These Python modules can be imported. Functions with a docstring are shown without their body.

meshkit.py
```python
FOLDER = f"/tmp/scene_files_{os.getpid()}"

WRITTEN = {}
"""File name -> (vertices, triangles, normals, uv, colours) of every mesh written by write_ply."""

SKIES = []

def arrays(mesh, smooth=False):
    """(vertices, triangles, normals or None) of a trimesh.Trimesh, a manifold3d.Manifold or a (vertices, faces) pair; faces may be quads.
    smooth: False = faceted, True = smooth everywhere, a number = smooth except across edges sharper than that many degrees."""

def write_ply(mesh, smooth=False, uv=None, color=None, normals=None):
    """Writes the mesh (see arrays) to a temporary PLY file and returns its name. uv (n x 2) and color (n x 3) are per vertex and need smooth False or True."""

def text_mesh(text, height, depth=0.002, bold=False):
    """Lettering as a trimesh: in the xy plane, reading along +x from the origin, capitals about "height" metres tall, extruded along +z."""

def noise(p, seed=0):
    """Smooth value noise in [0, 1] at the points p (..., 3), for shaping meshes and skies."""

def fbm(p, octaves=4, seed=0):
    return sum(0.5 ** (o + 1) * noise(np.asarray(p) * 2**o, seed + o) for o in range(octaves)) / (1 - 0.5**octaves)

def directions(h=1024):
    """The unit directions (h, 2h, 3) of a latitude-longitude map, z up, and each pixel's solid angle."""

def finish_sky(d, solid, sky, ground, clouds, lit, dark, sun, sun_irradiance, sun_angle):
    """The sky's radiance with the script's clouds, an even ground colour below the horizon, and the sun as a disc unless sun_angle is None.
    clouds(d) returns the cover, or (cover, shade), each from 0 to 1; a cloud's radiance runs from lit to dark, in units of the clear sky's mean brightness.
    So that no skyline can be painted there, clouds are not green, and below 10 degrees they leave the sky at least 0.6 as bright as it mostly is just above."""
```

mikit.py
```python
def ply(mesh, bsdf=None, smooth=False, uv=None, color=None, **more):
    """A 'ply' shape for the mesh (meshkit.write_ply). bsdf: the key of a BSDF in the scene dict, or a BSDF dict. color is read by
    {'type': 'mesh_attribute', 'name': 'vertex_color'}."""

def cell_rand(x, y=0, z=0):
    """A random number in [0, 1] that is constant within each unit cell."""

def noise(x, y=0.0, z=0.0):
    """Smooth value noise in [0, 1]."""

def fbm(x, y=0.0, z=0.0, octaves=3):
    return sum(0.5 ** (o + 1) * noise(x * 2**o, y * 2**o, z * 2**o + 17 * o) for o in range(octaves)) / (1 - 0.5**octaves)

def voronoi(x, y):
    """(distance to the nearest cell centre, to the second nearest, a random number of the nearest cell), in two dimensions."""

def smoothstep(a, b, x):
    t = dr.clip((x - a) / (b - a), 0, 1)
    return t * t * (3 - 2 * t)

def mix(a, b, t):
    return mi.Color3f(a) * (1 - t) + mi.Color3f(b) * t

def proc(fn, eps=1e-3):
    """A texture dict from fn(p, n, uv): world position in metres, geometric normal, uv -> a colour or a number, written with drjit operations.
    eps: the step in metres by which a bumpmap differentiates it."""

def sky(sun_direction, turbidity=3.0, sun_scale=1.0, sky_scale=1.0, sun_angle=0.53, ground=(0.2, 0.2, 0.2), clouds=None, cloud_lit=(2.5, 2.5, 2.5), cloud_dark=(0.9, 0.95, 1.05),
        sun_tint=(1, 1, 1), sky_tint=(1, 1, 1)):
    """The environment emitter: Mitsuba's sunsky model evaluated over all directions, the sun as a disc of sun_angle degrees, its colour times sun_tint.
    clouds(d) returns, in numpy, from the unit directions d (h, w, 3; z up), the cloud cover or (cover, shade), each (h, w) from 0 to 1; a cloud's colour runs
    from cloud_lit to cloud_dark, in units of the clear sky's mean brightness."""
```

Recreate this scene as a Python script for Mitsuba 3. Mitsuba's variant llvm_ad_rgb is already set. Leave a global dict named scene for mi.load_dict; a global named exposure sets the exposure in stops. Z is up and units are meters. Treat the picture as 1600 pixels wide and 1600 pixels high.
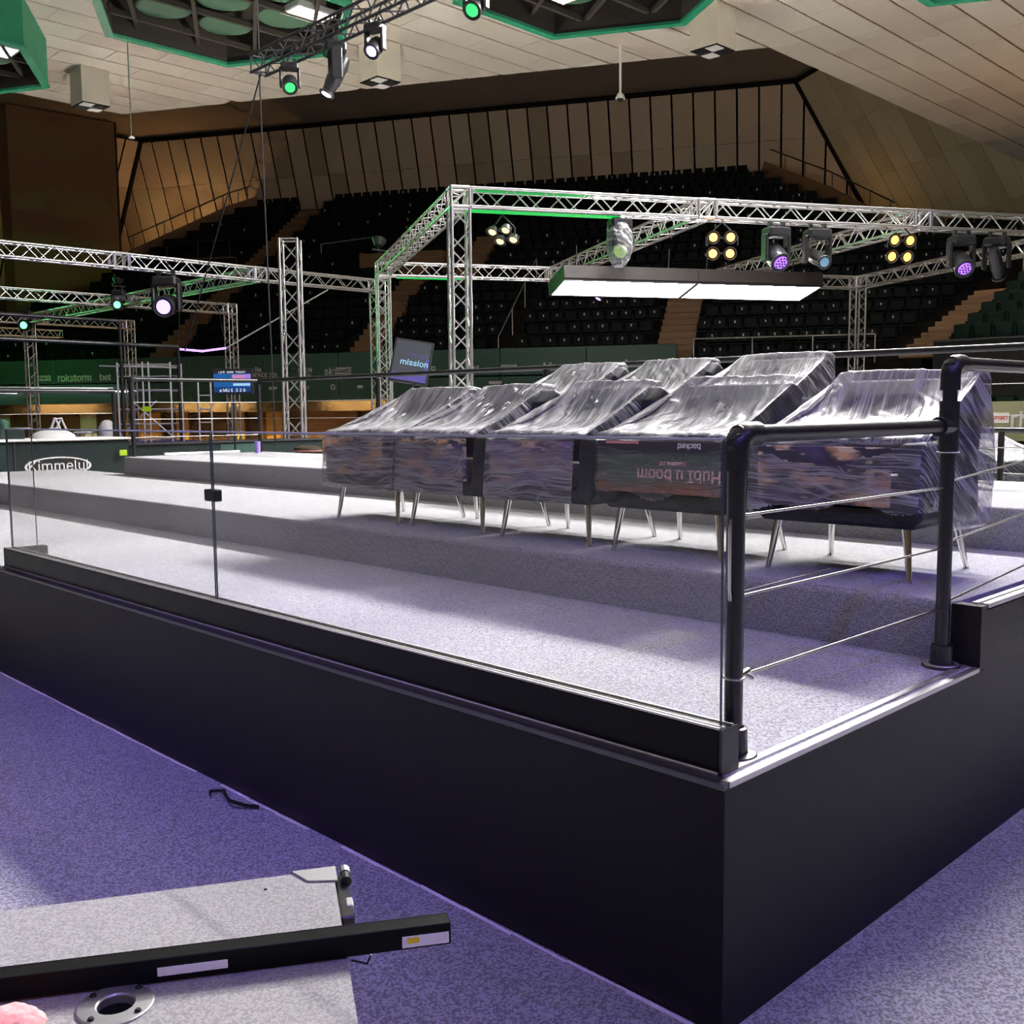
import math, random
import numpy as np, trimesh, manifold3d as m3
import shapely.geometry as sg
import mitsuba as mi, drjit as dr
import mikit, meshkit
from mikit import noise, fbm, voronoi, cell_rand, smoothstep, mix
from trimesh import transformations as tf
T = mi.ScalarTransform4f
rng = np.random.default_rng(7); random.seed(7)
scene, labels = {}, {}

# ------------------------------------------------------------------ camera, lights, exposure
EYE = np.array([-2.24, -1.486, 1.70])
YAW, PITCH, ROLL, FPX = math.radians(45.574), math.radians(-5.585), math.radians(-0.509), 1594.2
FWD = np.array([math.cos(PITCH) * math.cos(YAW), math.cos(PITCH) * math.sin(YAW), math.sin(PITCH)])
RGT = np.cross(FWD, [0, 0, 1]); RGT /= np.linalg.norm(RGT); UPV = np.cross(RGT, FWD)
UP2 = -RGT * math.sin(ROLL) + UPV * math.cos(ROLL)
scene['camera'] = {'type': 'perspective', 'fov': math.degrees(2 * math.atan(800 / FPX)), 'fov_axis': 'x', 'near_clip': 0.05, 'far_clip': 500,
                   'to_world': T().look_at(origin=EYE.tolist(), target=(EYE + FWD).tolist(), up=UP2.tolist())}
exposure = 0.0
KEY_L = 245.0            # radiance of the white rig panels (two rows above the stage)
STAGE_PANEL_L = 60.0     # the LED panels hung in the silver box truss
UPLIGHT_I = 74.0         # flood lamps added on the trusses to brighten the ceiling
PURPLE_I = 34.0          # violet wash heads behind the photographer
WARM_I = 17.0            # warm wall lamps behind the rear stand
DOOR_L = 520.0            # strip lamps above the concourse doors
FLOOR_I = 66.0         # violet washes on the floor beside the stage
PURPLE = (0.27, 0.17, 1.0)

# ------------------------------------------------------------------ helpers
def az(a): return np.array([math.cos(math.radians(a)), math.sin(math.radians(a)), 0.0])
def V(*a): return np.array(a, float)
def unit(v): v = np.asarray(v, float); return v / np.linalg.norm(v)
_count = {}
def key(base):
    n = _count.get(base, 0); _count[base] = n + 1
    return base if n == 0 else f'{base}_{n:03d}'
def thing(name, label, cat, group=None):
    k = key(name); labels[k] = {'label': label, 'category': cat}
    if group: labels[k]['group'] = group
    return k
def struct(name, label=None):
    k = key(name); labels[k] = {'kind': 'structure'}
    if label: labels[k]['label'] = label
    return k
def add(k, mesh, mat, smooth=False, label=None, kind=None, **more):
    scene[k] = mikit.ply(mesh, mat, smooth=smooth, **more)
    if label: labels.setdefault(k, {})['label'] = label
    if kind: labels.setdefault(k, {})['kind'] = kind
    return k
def part(parent, name, mesh, mat, smooth=False, label=None, kind=None, **more):
    return add(key(parent + '__' + name), mesh, mat, smooth, label, kind, **more)
def share(parent, name, dct, m, label=None):
    k = key(parent + '__' + name); scene[k] = {**dct, 'to_world': T(m.tolist())}
    if label: labels.setdefault(k, {})['label'] = label
    return k
cat = trimesh.util.concatenate
def frame(o, x, y=None, z=None):
    """4x4 with the given axes (x and either y or z hint)"""
    x = unit(x)
    if z is not None: z = unit(z - np.dot(z, x) * x); y = np.cross(z, x)
    else: y = unit(y - np.dot(y, x) * x); z = np.cross(x, y)
    M = np.eye(4); M[:3, 0], M[:3, 1], M[:3, 2], M[:3, 3] = x, y, z, o
    return M
def moved(mesh, M): m = mesh.copy(); m.apply_transform(M); return m
def box(x0, x1, y0, y1, z0, z1, ch=0.0):
    e = (abs(x1 - x0), abs(y1 - y0), abs(z1 - z0))
    if ch:
        c = min(ch, min(e) * .45); pts = []
        for sx in (-1, 1):
            for sy in (-1, 1):
                for sz in (-1, 1):
                    for k in range(3):
                        q = np.array([sx, sy, sz]) * np.array(e) / 2; d = np.array([sx, sy, sz]) * c; d[k] = 0; pts.append(q - d)
        m = trimesh.convex.convex_hull(np.array(pts))
    else: m = trimesh.creation.box(e)
    m.apply_translation([(x0 + x1) / 2, (y0 + y1) / 2, (z0 + z1) / 2]); return m
def obox(c, x, e, z=V(0, 0, 1), ch=0.0):
    """oriented box: centre, x axis, extents"""
    return moved(box(-e[0] / 2, e[0] / 2, -e[1] / 2, e[1] / 2, -e[2] / 2, e[2] / 2, ch), frame(np.asarray(c, float), np.asarray(x, float), z=np.asarray(z, float)))
def rod(a, b, r, n=10, r2=None):
    a, b = np.asarray(a, float), np.asarray(b, float); d = b - a; L = np.linalg.norm(d)
    h = V(0, 0, 1) if abs(d[2]) < .9 * L else V(1, 0, 0)
    z = d / L; x = unit(np.cross(h, z)); y = np.cross(z, x); t = np.arange(n) * 2 * math.pi / n
    ring = np.cos(t)[:, None] * x + np.sin(t)[:, None] * y
    v = np.vstack([a + ring * r, b + ring * (r if r2 is None else r2), [a], [b]]); i = np.arange(n); j = (i + 1) % n
    f = np.vstack([np.c_[i, j, j + n], np.c_[i, j + n, i + n], np.c_[j, i, i * 0 + 2 * n], np.c_[i + n, j + n, i * 0 + 2 * n + 1]])
    return trimesh.Trimesh(v, f, process=False)
def tube(pts, r, n=10):
    pts = [np.asarray(p, float) for p in pts]; t = np.arange(n) * 2 * math.pi / n; rings = []; x = None
    for k, p in enumerate(pts):
        d = unit(pts[min(k + 1, len(pts) - 1)] - pts[max(k - 1, 0)])
        if x is None: x = np.cross(V(0, 0, 1) if abs(d[2]) < .9 else V(1, 0, 0), d)
        x = unit(x - np.dot(x, d) * d); y = np.cross(d, x)
        rings.append(p + r * (np.cos(t)[:, None] * x + np.sin(t)[:, None] * y))
    v = np.vstack(rings + [[pts[0]], [pts[-1]]]); m = len(pts); i = np.arange(n); j = (i + 1) % n; f = []
    for k in range(m - 1): f += [np.c_[k * n + i, k * n + j, k * n + n + j], np.c_[k * n + i, k * n + n + j, k * n + n + i]]
    f += [np.c_[j, i, i * 0 + m * n], np.c_[(m - 1) * n + i, (m - 1) * n + j, i * 0 + m * n + 1]]
    return trimesh.Trimesh(v, np.vstack(f), process=False)
def lathe(prof, o=V(0, 0, 0), axis=V(0, 0, 1), n=20):
    m = trimesh.creation.revolve(np.array(prof, float), sections=n)
    a = unit(axis); h = V(1, 0, 0) if abs(a[0]) < .9 else V(0, 1, 0)
    return moved(m, frame(np.asarray(o, float), np.cross(a, np.cross(h, a)) if False else unit(np.cross(h, a)), z=a))
def bend(a, c, b, n=7):
    a, c, b = (np.asarray(q, float) for q in (a, c, b)); t = np.linspace(0, 1, n)[:, None]
    return list((1 - t) ** 2 * a + 2 * t * (1 - t) * c + t * t * b)
def text(s, h, o, x, up, depth=.004, bold=True, centre=True):
    m = meshkit.text_mesh(s, h, depth, bold)
    if centre: m.apply_translation([-(m.bounds[0][0] + m.bounds[1][0]) / 2, -h / 2, 0])
    return moved(m, frame(np.asarray(o, float), np.asarray(x, float), y=np.asarray(up, float)))
def extrude(poly, h): return trimesh.creation.extrude_polygon(poly, h, engine='earcut')
def px(p):
    q = np.asarray(p, float) - EYE; r2 = RGT * math.cos(ROLL) + UPV * math.sin(ROLL)
    w = q @ FWD
    return 800 + FPX * (q @ r2) / w, 800 - FPX * (q @ UP2) / w, w

# ------------------------------------------------------------------ materials
def mat(name, col, rough=.6, metal=0., spec=.5, bump=None, two=True, **k):
    c = {'type': 'rgb', 'value': list(col)} if not isinstance(col, dict) else col
    b = {'type': 'principled', 'base_color': c, 'roughness': rough, 'metallic': metal, 'specular': spec, **k}
    if bump: b = {'type': 'bumpmap', 'arbitrary': bump[0], 'scale': bump[1], 'bsdf': b}
    scene[name] = {'type': 'twosided', 'bsdf': b} if two else b
def carpet_fn(a, b, sc=220.0):
    def fn(p, n, uv):
        q = fbm(p.x * sc, p.y * sc, p.z * sc, 2); w = noise(p.x * 1.3, p.y * 1.3, p.z * 1.3)
        s = smoothstep(.25, .75, q)
        return mix(a, b, s) * (.9 + .2 * w)
    return fn
mat('m_carpet', mikit.proc(carpet_fn((.20, .20, .21), (.37, .37, .39), 170.)), .95, spec=.1)
mat('m_floor_carpet', mikit.proc(carpet_fn((.16, .16, .17), (.34, .34, .36), 150.)), .95, spec=.1)
mat('m_deck_carpet', mikit.proc(carpet_fn((.22, .217, .205), (.31, .306, .292), 260.)), .95, spec=.1)
mat('m_black_panel', mikit.proc(lambda p, n, uv: mix((.006, .0055, .0055), (.010, .009, .009), fbm(p.x * 1.1, p.y * 1.1, p.z * 2.0, 2))), .45, spec=.25)
mat('m_black_gloss', (.006, .006, .006), .30, spec=.12)
mat('m_dull_metal', (.42, .42, .43), .45, .85)
mat('m_black_plastic', (.012, .012, .014), .32, spec=.5)
mat('m_black_metal', (.015, .015, .017), .45, spec=.5)
mat('m_trim_metal', (.70, .68, .67), .46, 1.0)
mat('m_chrome', (.72, .70, .68), .10, 1.0)
mat('m_wire', (.70, .70, .70), .25, 1.0)
mat('m_alu', (.80, .79, .77), .30, 1.0)
mat('m_alu_brushed', mikit.proc(lambda p, n, uv: mix((.74, .73, .71), (.86, .85, .83), fbm(p.x * 9, p.y * 9, p.z * 9, 2))), .38, .75)
mat('m_dark_alu', (.10, .10, .11), .35, .8)
mat('m_navy', mikit.proc(lambda p, n, uv: mix((.014, .015, .022), (.03, .031, .042), fbm(p.x * 60, p.y * 60, p.z * 60, 2))), .55, spec=.35, sheen=.3)
mat('m_seat', mikit.proc(lambda p, n, uv: mix((.003, .006, .007), (.008, .014, .015), noise(p.x * 2.1, p.y * 2.1, p.z * 2.1))), .5, spec=.12)
mat('m_seat_green', mikit.proc(lambda p, n, uv: mix((.004, .014, .011), (.010, .032, .025), noise(p.x * 2.1, p.y * 2.1, p.z * 2.1))), .5, spec=.15)
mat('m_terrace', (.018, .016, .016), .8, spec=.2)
mat('m_wood', mikit.proc(lambda p, n, uv: mix((.20, .105, .05), (.33, .19, .10), fbm(p.x * 1.5, p.y * 1.5, p.z * 14, 3))), .55)
mat('m_white', (.75, .74, .72), .5)
mat('m_dirty_white', (.55, .55, .55), .6)
mat('m_cream', mikit.proc(lambda p, n, uv: mix((.58, .54, .45), (.68, .64, .54), fbm(p.x * 2, p.y * 2, p.z * 2, 2))), .7)
for i, (a, b) in enumerate([((.60, .55, .47), (.66, .61, .53)), ((.55, .49, .42), (.63, .56, .49)), ((.62, .58, .51), (.70, .65, .58))]):
    mat(f'm_ceiling_{i}', mikit.proc((lambda a, b: lambda p, n, uv: mix(a, b, fbm(p.x * .9, p.y * .9, p.z, 2)))(a, b)), .7, spec=.2)
for i, (a, b) in enumerate([((.56, .44, .31), (.63, .50, .36)), ((.42, .31, .21), (.49, .37, .26)), ((.61, .46, .34), (.67, .51, .38))]):
    mat(f'm_wall_{i}', mikit.proc((lambda a, b: lambda p, n, uv: mix(a, b, fbm(p.x * .8, p.y * .8, p.z * .5, 2)))(a, b)), .7, spec=.2)
for i, (a, b) in enumerate([((.58, .50, .32), (.66, .57, .38)), ((.51, .43, .27), (.58, .49, .32)), ((.63, .54, .36), (.70, .61, .41))]):
    mat(f'm_tile_{i}', mikit.proc((lambda a, b: lambda p, n, uv: mix(a, b, fbm(p.x * .8, p.y * .8, p.z * .5, 2)))(a, b)), .7, spec=.2)
mat('m_joint', (.012, .010, .009), .8, spec=.1)
mat('m_joint_brown', (.10, .055, .025), .8, spec=.1)
mat('m_soffit', mikit.proc(lambda p, n, uv: mix((.26, .20, .15), (.32, .25, .19), fbm(p.x * .6, p.y * .6, p.z, 2))), .8, spec=.1)
mat('m_pier', mikit.proc(lambda p, n, uv: mix((.27, .15, .08), (.34, .20, .115), fbm(p.x * .35, p.y * .35, p.z * .3, 3))), .65, spec=.2)
mat('m_pod_green', mikit.proc(lambda p, n, uv: mix((.015, .20, .105), (.025, .27, .14), fbm(p.x * 1.5, p.y * 1.5, p.z * 1.5, 2))), .5)
mat('m_pod_dark', (.05, .045, .038), .8, spec=.1)
mat('m_pod_disc', (.06, .125, .08), .7, spec=.2)
mat('m_board_green', mikit.proc(lambda p, n, uv: mix((.022, .068, .056), (.032, .090, .074), fbm(p.x * .4, p.y * .4, p.z * .5, 2))), .45)
mat('m_board_olive', mikit.proc(lambda p, n, uv: mix((.17, .19, .08), (.26, .25, .13), smoothstep(1.0, 1.9, p.z))), .5)
mat('m_dark', (.012, .012, .013), .6, spec=.3)
mat('m_dark_brown', (.06, .04, .03), .7, spec=.2)
mat('m_painted_door_glow', mikit.proc(lambda p, n, uv: mix((.70, .38, .09), (.80, .47, .14), fbm(p.x * 3, p.y * 3, p.z * .8, 2))), .5)  # orange light of the rooms beyond, painted into the door panel colour
mat('m_counter', mikit.proc(lambda p, n, uv: mix((.010, .020, .020), (.018, .032, .030), fbm(p.x, p.y, p.z, 2))), .3)
mat('m_pink', mikit.proc(lambda p, n, uv: mix((.72, .22, .22), (.85, .38, .36), fbm(p.x * 160, p.y * 160, p.z * 160, 2))), .85, sheen=.6)
mat('m_tape_white', (.85, .82, .76), .5)
mat('m_tape_yellow', (.85, .62, .03), .5)
mat('m_lime', (.45, .65, .02), .5)
mat('m_print_text', (.95, .62, .50), .5)
mat('m_red_text', (.55, .10, .05), .5)
mat('m_violet_plastic', (.42, .30, .80), .4)
mat('m_blue_cloth', (.07, .06, .30), .7)
scene['m_glass'] = {'type': 'thindielectric', 'int_ior': 1.5}
mat('m_glass_edge', (.03, .05, .05), .1, spec=.8)
mat('m_glass_top', (.42, .47, .47), .25, spec=.6)
def print_fn(p, n, uv):
    a = fbm(p.y * 7, p.z * 16, p.x, 3); b = noise(p.y * 22, p.z * 60, 3.0); c = fbm(p.y * 3 + 9, p.z * 5, 1.0, 2)
    k = mix((.05, .04, .07), (.72, .44, .24), smoothstep(.40, .66, a)); k = mix(k, (.80, .66, .48), smoothstep(.66, .8, b) * .7)
    return mix(k, (.20, .15, .36), smoothstep(.5, .75, c) * .75)
mat('m_print', mikit.proc(print_fn), .5)
mat('m_print_green', mikit.proc(lambda p, n, uv: mix(mix((.30, .12, .05), (.10, .14, .10), smoothstep(1.31, 1.37, p.z + .05 * noise(p.y * 6, 1, 1))), (.03, .03, .05), smoothstep(1.46, 1.50, p.z))), .5)
# stretch film: clear sheet broken up by fine whitish creases
def streaks(p, n):
    """(fine crease signal, broad signal), drawn out level on the front, down the slope on top, obliquely on the sides"""
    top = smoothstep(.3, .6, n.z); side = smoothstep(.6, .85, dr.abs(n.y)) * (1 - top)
    wob = fbm(p.x * 3.1, p.y * 3.1, p.z * 3.1, 2)
    s = p.x * .9 + p.z * .4; t = p.y - .22 * p.x; q = p.z + .75 * p.x; r = p.x - .6 * p.z
    a = mi.Float(dr.select(top > .5, s * 5, dr.select(side > .5, r * 6, p.y * 4.5)))
    c = mi.Float(dr.select(top > .5, t, dr.select(side > .5, q, p.z + .012 * noise(p.y * 9, 3, 1))))
    fine = .62 * noise(a, c * 150 + wob * 5, 1.0) + .38 * noise(a * 2.2, c * 330 + wob * 7, 5.0)
    broad = noise(a * .7, c * 38 + wob * 4, 9.0)
    x2 = noise((p.y + p.x) * 4, (p.z + .30 * p.y) * 90 + wob * 22, 2.0); x3 = noise((p.y + p.x) * 4, (p.z - .22 * p.y) * 100 + wob * 22, 6.0)
    fine = dr.maximum(fine, dr.select((top < .5) & (side < .5), dr.maximum(x2, x3) - .24, 0.0))
    return fine, broad, top, side
def crease_of(base, gain):
    def crease(p, n, uv):
        f, b, top, side = streaks(p, n)
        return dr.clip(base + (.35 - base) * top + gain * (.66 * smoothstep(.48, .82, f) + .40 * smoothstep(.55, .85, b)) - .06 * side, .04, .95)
    return crease
def crease_h(p, n, uv):
    f, b, top, side = streaks(p, n); return f * .35 + b * .9
for name, base, gain in (('m_film', .15, 1.0), ('m_film_clear', .02, .34)):
    scene[name] = {'type': 'blendbsdf', 'weight': mikit.proc(crease_of(base, gain)),
        'clear': {'type': 'thindielectric', 'int_ior': 1.5},
        'milky': {'type': 'twosided', 'bsdf': {'type': 'bumpmap', 'arbitrary': mikit.proc(crease_h, .0015), 'scale': .006, 'bsdf': {'type': 'principled', 'base_color': {'type': 'rgb', 'value': [.41, .41, .43]}, 'roughness': .30, 'specular': .4}}}}
mat('m_screen_dark', (.01, .01, .012), .15, spec=.6)
def emit(mesh, rad, bsdf='m_dark', w=None, **k):
    e = {'type': 'area', 'radiance': {'type': 'rgb', 'value': [float(x) for x in rad]}}
    if w is not None: e['sampling_weight'] = w
    d = mikit.ply(mesh, bsdf, **k); d['emitter'] = e; return d
def lamp(k, mesh, rad, w=.03, label=None, bsdf='m_dark'):
    scene[k] = emit(mesh, rad, bsdf, w)
    if label: labels.setdefault(k, {})['label'] = label
_spots = 0
def spot(o, target, inten, cutoff, beam=None, w=1.0):
    global _spots; _spots += 1
    scene[f'lamp_beam_{_spots}'] = {'type': 'spot', 'to_world': T().look_at(origin=list(map(float, o)), target=list(map(float, target)), up=[.01, .02, 1] if abs(unit(np.array(target) - np.array(o))[2]) < .98 else [1, 0, 0]),
                                    'intensity': {'type': 'rgb', 'value': [float(x) for x in inten]}, 'cutoff_angle': float(cutoff), 'sampling_weight': float(w), 'beam_width': float(beam or cutoff * .6)}

# ------------------------------------------------------------------ the hall: floor, ceiling, walls
HC = 10.5     # height of the panelled ceiling
add(struct('floor', 'dark grey carpeted arena floor with a violet cast'), box(-40, 60, -40, 70, -.1, 0), 'm_floor_carpet')
P1, P2 = V(11.32, 28.54), V(20.43, 12.54)
ceil_poly = sg.Polygon([(-34, -34), (45, -34), (45, P2[1]), tuple(P2), tuple(P1), (-34, P1[1])])
ck = struct('ceiling', 'pale ceiling of long narrow panels with dark gaps')
add(ck, moved(extrude(ceil_poly, .35), tf.translation_matrix([0, 0, HC + .03])), 'm_joint_brown')
cells = []
y0 = 7.50 - .843 * 50; rest = [[], [], []]
for j in range(0, 80):
    ya, yb = y0 + j * .843 + .028, y0 + (j + 1) * .843 - .028
    if ya > 29: break
    off = 1.0 * (j % 2) if yb > 12.6 else .66 * (j % 3)
    for i in range(-20, 25):
        xa, xb = i * 2.0 + off + .007, i * 2.0 + off + 1.993
        q = sg.box(xa, ya, xb, yb).intersection(ceil_poly)
        if q.area < .05 or q.geom_type != 'Polygon': continue
        c = q.centroid; X, Y, w = px((c.x, c.y, HC)); v = rng.random(); t = 1 if v < .13 else (2 if v < .42 else 0)
        vis = w > 3 and -90 < X < 1690 and -70 < Y < 260
        cells.append((vis, -w, q, t))
cells.sort(key=lambda c: (not c[0], -c[1]))
for n, (vis, w, q, t) in enumerate(cells):
    m = moved(extrude(q, .026), tf.translation_matrix([0, 0, HC + .004 - .004 * (n % 2)]))
    if vis and n < 295: part(ck, 'panel', m, f'm_ceiling_{t}')
    else: rest[t].append(m)
for t in range(3): part(ck, 'panel_field', cat(rest[t]), f'm_ceiling_{t}', kind='stuff')
# dark upper soffit over the stands
add(struct('soffit', 'dark brown upper soffit between ceiling edge and rear wall'), moved(extrude(sg.Polygon([(-40, -40), (60, -40), (60, 70), (-40, 70)]), .3), tf.translation_matrix([0, 0, 16.15])), 'm_soffit')
N30, U120, NM30, U60 = az(30), az(120), az(-30), az(60)
def B(d, t, z): return d * N30 + t * U120 + V(0, 0, z)
def S(e, u, z): return e * NM30 + u * U60 + V(0, 0, z)
TAN = math.tan(math.radians(21))
def leaning_wall(name, label, F, d0, ta, tb, ztop, zbot, w, heights, sign, jointmat, tan=TAN, clip=None, gap=.045):
    """wall whose foot stands further out than its head; strips run down it, cross joints at the given heights"""
    nrm = unit(F(1, 0, 0)); u = unit(F(0, 1, 0)); down = unit(nrm * tan + V(0, 0, -1)); inn = unit(np.cross(u, down))
    if np.dot(inn, nrm) > 0: inn = -inn
    L = (ztop - zbot) * math.hypot(1, tan); o = F(d0, 0, ztop)
    M = np.eye(4); M[:3, 0], M[:3, 1], M[:3, 2], M[:3, 3] = u, down, inn, o
    if np.linalg.det(M[:3, :3]) < 0: M[:3, 2] *= -1; flip = -1
    else: flip = 1
    k = struct(name, label); full = sg.box(ta, 0, tb, L)
    if clip is not None: full = full.intersection(clip)
    back = extrude(full, .1); back.apply_translation([0, 0, -.12 if flip > 0 else .02]); add(k, moved(back, M), jointmat)
    t = ta
    while t < tb - .05:
        cuts = [0] + [h + rng.uniform(-.06, .06) * 0 for h in heights] + [L]
        for a, b in zip(cuts[:-1], cuts[1:]):
            q = sg.box(t + gap, a + .006, min(t + w, tb) - gap, b - .006).intersection(full)
            if q.is_empty or q.geom_type != 'Polygon' or q.area < .02: continue
            c = F(d0, 0, ztop) + u * q.centroid.x + down * q.centroid.y; X, Y, ww = px(c)
            v = rng.random(); tone = 1 if v < .16 else (2 if v < .42 else 0)
            m = extrude(q, .05); m.apply_translation([0, 0, -.02 if flip > 0 else -.03])
            yield k, moved(m, M), tone, (ww > 0 and -80 < X < 1680 and -40 < Y < 470), M
        t += w
def build_wall(*a, skin='m_wall', **kw):
    spare = [[], [], []]; k = None
    for k, m, tone, vis, M in leaning_wall(*a, **kw):
        if vis: part(k, 'panel', m, f'{skin}_{tone}')
        else: spare[tone].append(m)
    for t in range(3):
        if spare[t]: part(k, 'panel_field', cat(spare[t]), f'{skin}_{t}', kind='stuff')
    return k
# hip lines between the three leaning walls lie on the bisecting planes
ZT = 15.9; DB = 45.0; EB = 22.4
tr0 = .1; tl0 = 33.0
gR, gL = .55, .595; g = gR
Lw = 7.0
wk = build_wall('wall_back', 'rear leaning wall clad in long brown boards with black joints', B, DB, -6, 40, ZT, ZT - 6.5, .96, [2.35], 1, 'm_joint',
           clip=sg.Polygon([(tr0, 0), (tl0, 0), (tl0 + gL * Lw, Lw), (tr0 - gR * Lw, Lw)]))
wr = build_wall('wall_right', 'right leaning wall of greenish brown tiles', S, EB, -34, 39.0, ZT, ZT - 13.5, 1.0, [2.6, 5.2, 7.8, 10.4], 1, 'm_joint_brown',
           clip=sg.Polygon([(-34, 0), (39.0, 0), (39.0, 18), (-34, 18)]), gap=.03, tan=.70, skin='m_tile')
def FL(d, t, z): return V(-t, d, z)
wl = build_wall('wall_left', 'left leaning wall clad in brown boards', FL, 51.1, -24.5, 20, ZT, ZT - 12, .96, [2.6, 5.4], 1, 'm_joint', tan=.745, clip=sg.Polygon([(-22.46, 0), (20, 0), (20, 16), (-22.46, 16)]))
hipR = S(EB, 0, ZT) + 39.0 * U60
def hip_line(t0, sgn, n): 
    dvec = unit(N30 * TAN + V(0, 0, -1)); a = B(DB, t0, ZT); b = a + dvec * n + U120 * (sgn * n); return a - N30 * .05, b - N30 * .05
a_, b_ = hip_line(tr0, -gR, 5.8); part(wk, 'corner_strip', rod(a_, b_, .13, 6), 'm_joint')
a_, b_ = hip_line(tl0, gL, 5.0); part(wk, 'corner_strip', rod(a_, b_, .13, 6), 'm_joint')
part(wk, 'head_strip', obox(B(DB - .05, (tr0 + tl0) / 2, ZT), U120, (tl0 - tr0, .14, .14)), 'm_joint')
part(wr, 'head_strip', obox(S(EB - .05, 29, ZT), U60, (20, .14, .14)), 'm_joint')
# upright backing below the leaning walls and the walls behind the photographer
add(struct('wall_rear_base'), obox(B(50.2, 16, 8), U120, (60, .3, 16.4)), 'm_dark_brown')
add(struct('wall_right_base'), obox(S(33.6, 5, 8), U60, (90, .3, 16.4)), 'm_dark_brown')
add(struct('wall_front'), box(-34.3, -34, -34, 60, 0, 16.2), 'm_wall_1')
add(struct('wall_front_right'), box(-34, 60, -34.3, -34, 0, 16.2), 'm_wall_1')
add(struct('wall_left_base'), box(-34, 26, 57, 57.3, 0, 16.2), 'm_dark_brown')
# brown pier at the left corner of the rear stand
pk = thing('pier', 'wide brown square pier rising to the ceiling at the left of the rear stand', 'pillar')
PM = frame(B(40.5, 34.55, 0), unit(V(1, -.05, 0)), z=V(0, 0, 1))
part(pk, 'shaft', moved(box(-2.5, 2.5, -.8, .8, 4.5, 16.1, .04), PM), 'm_pier')
part(pk, 'side_panel', moved(box(2.5, 2.58, -.8, .8, 4.5, 16.1), PM), 'm_dark_brown', label='dark brown side panel')

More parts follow.
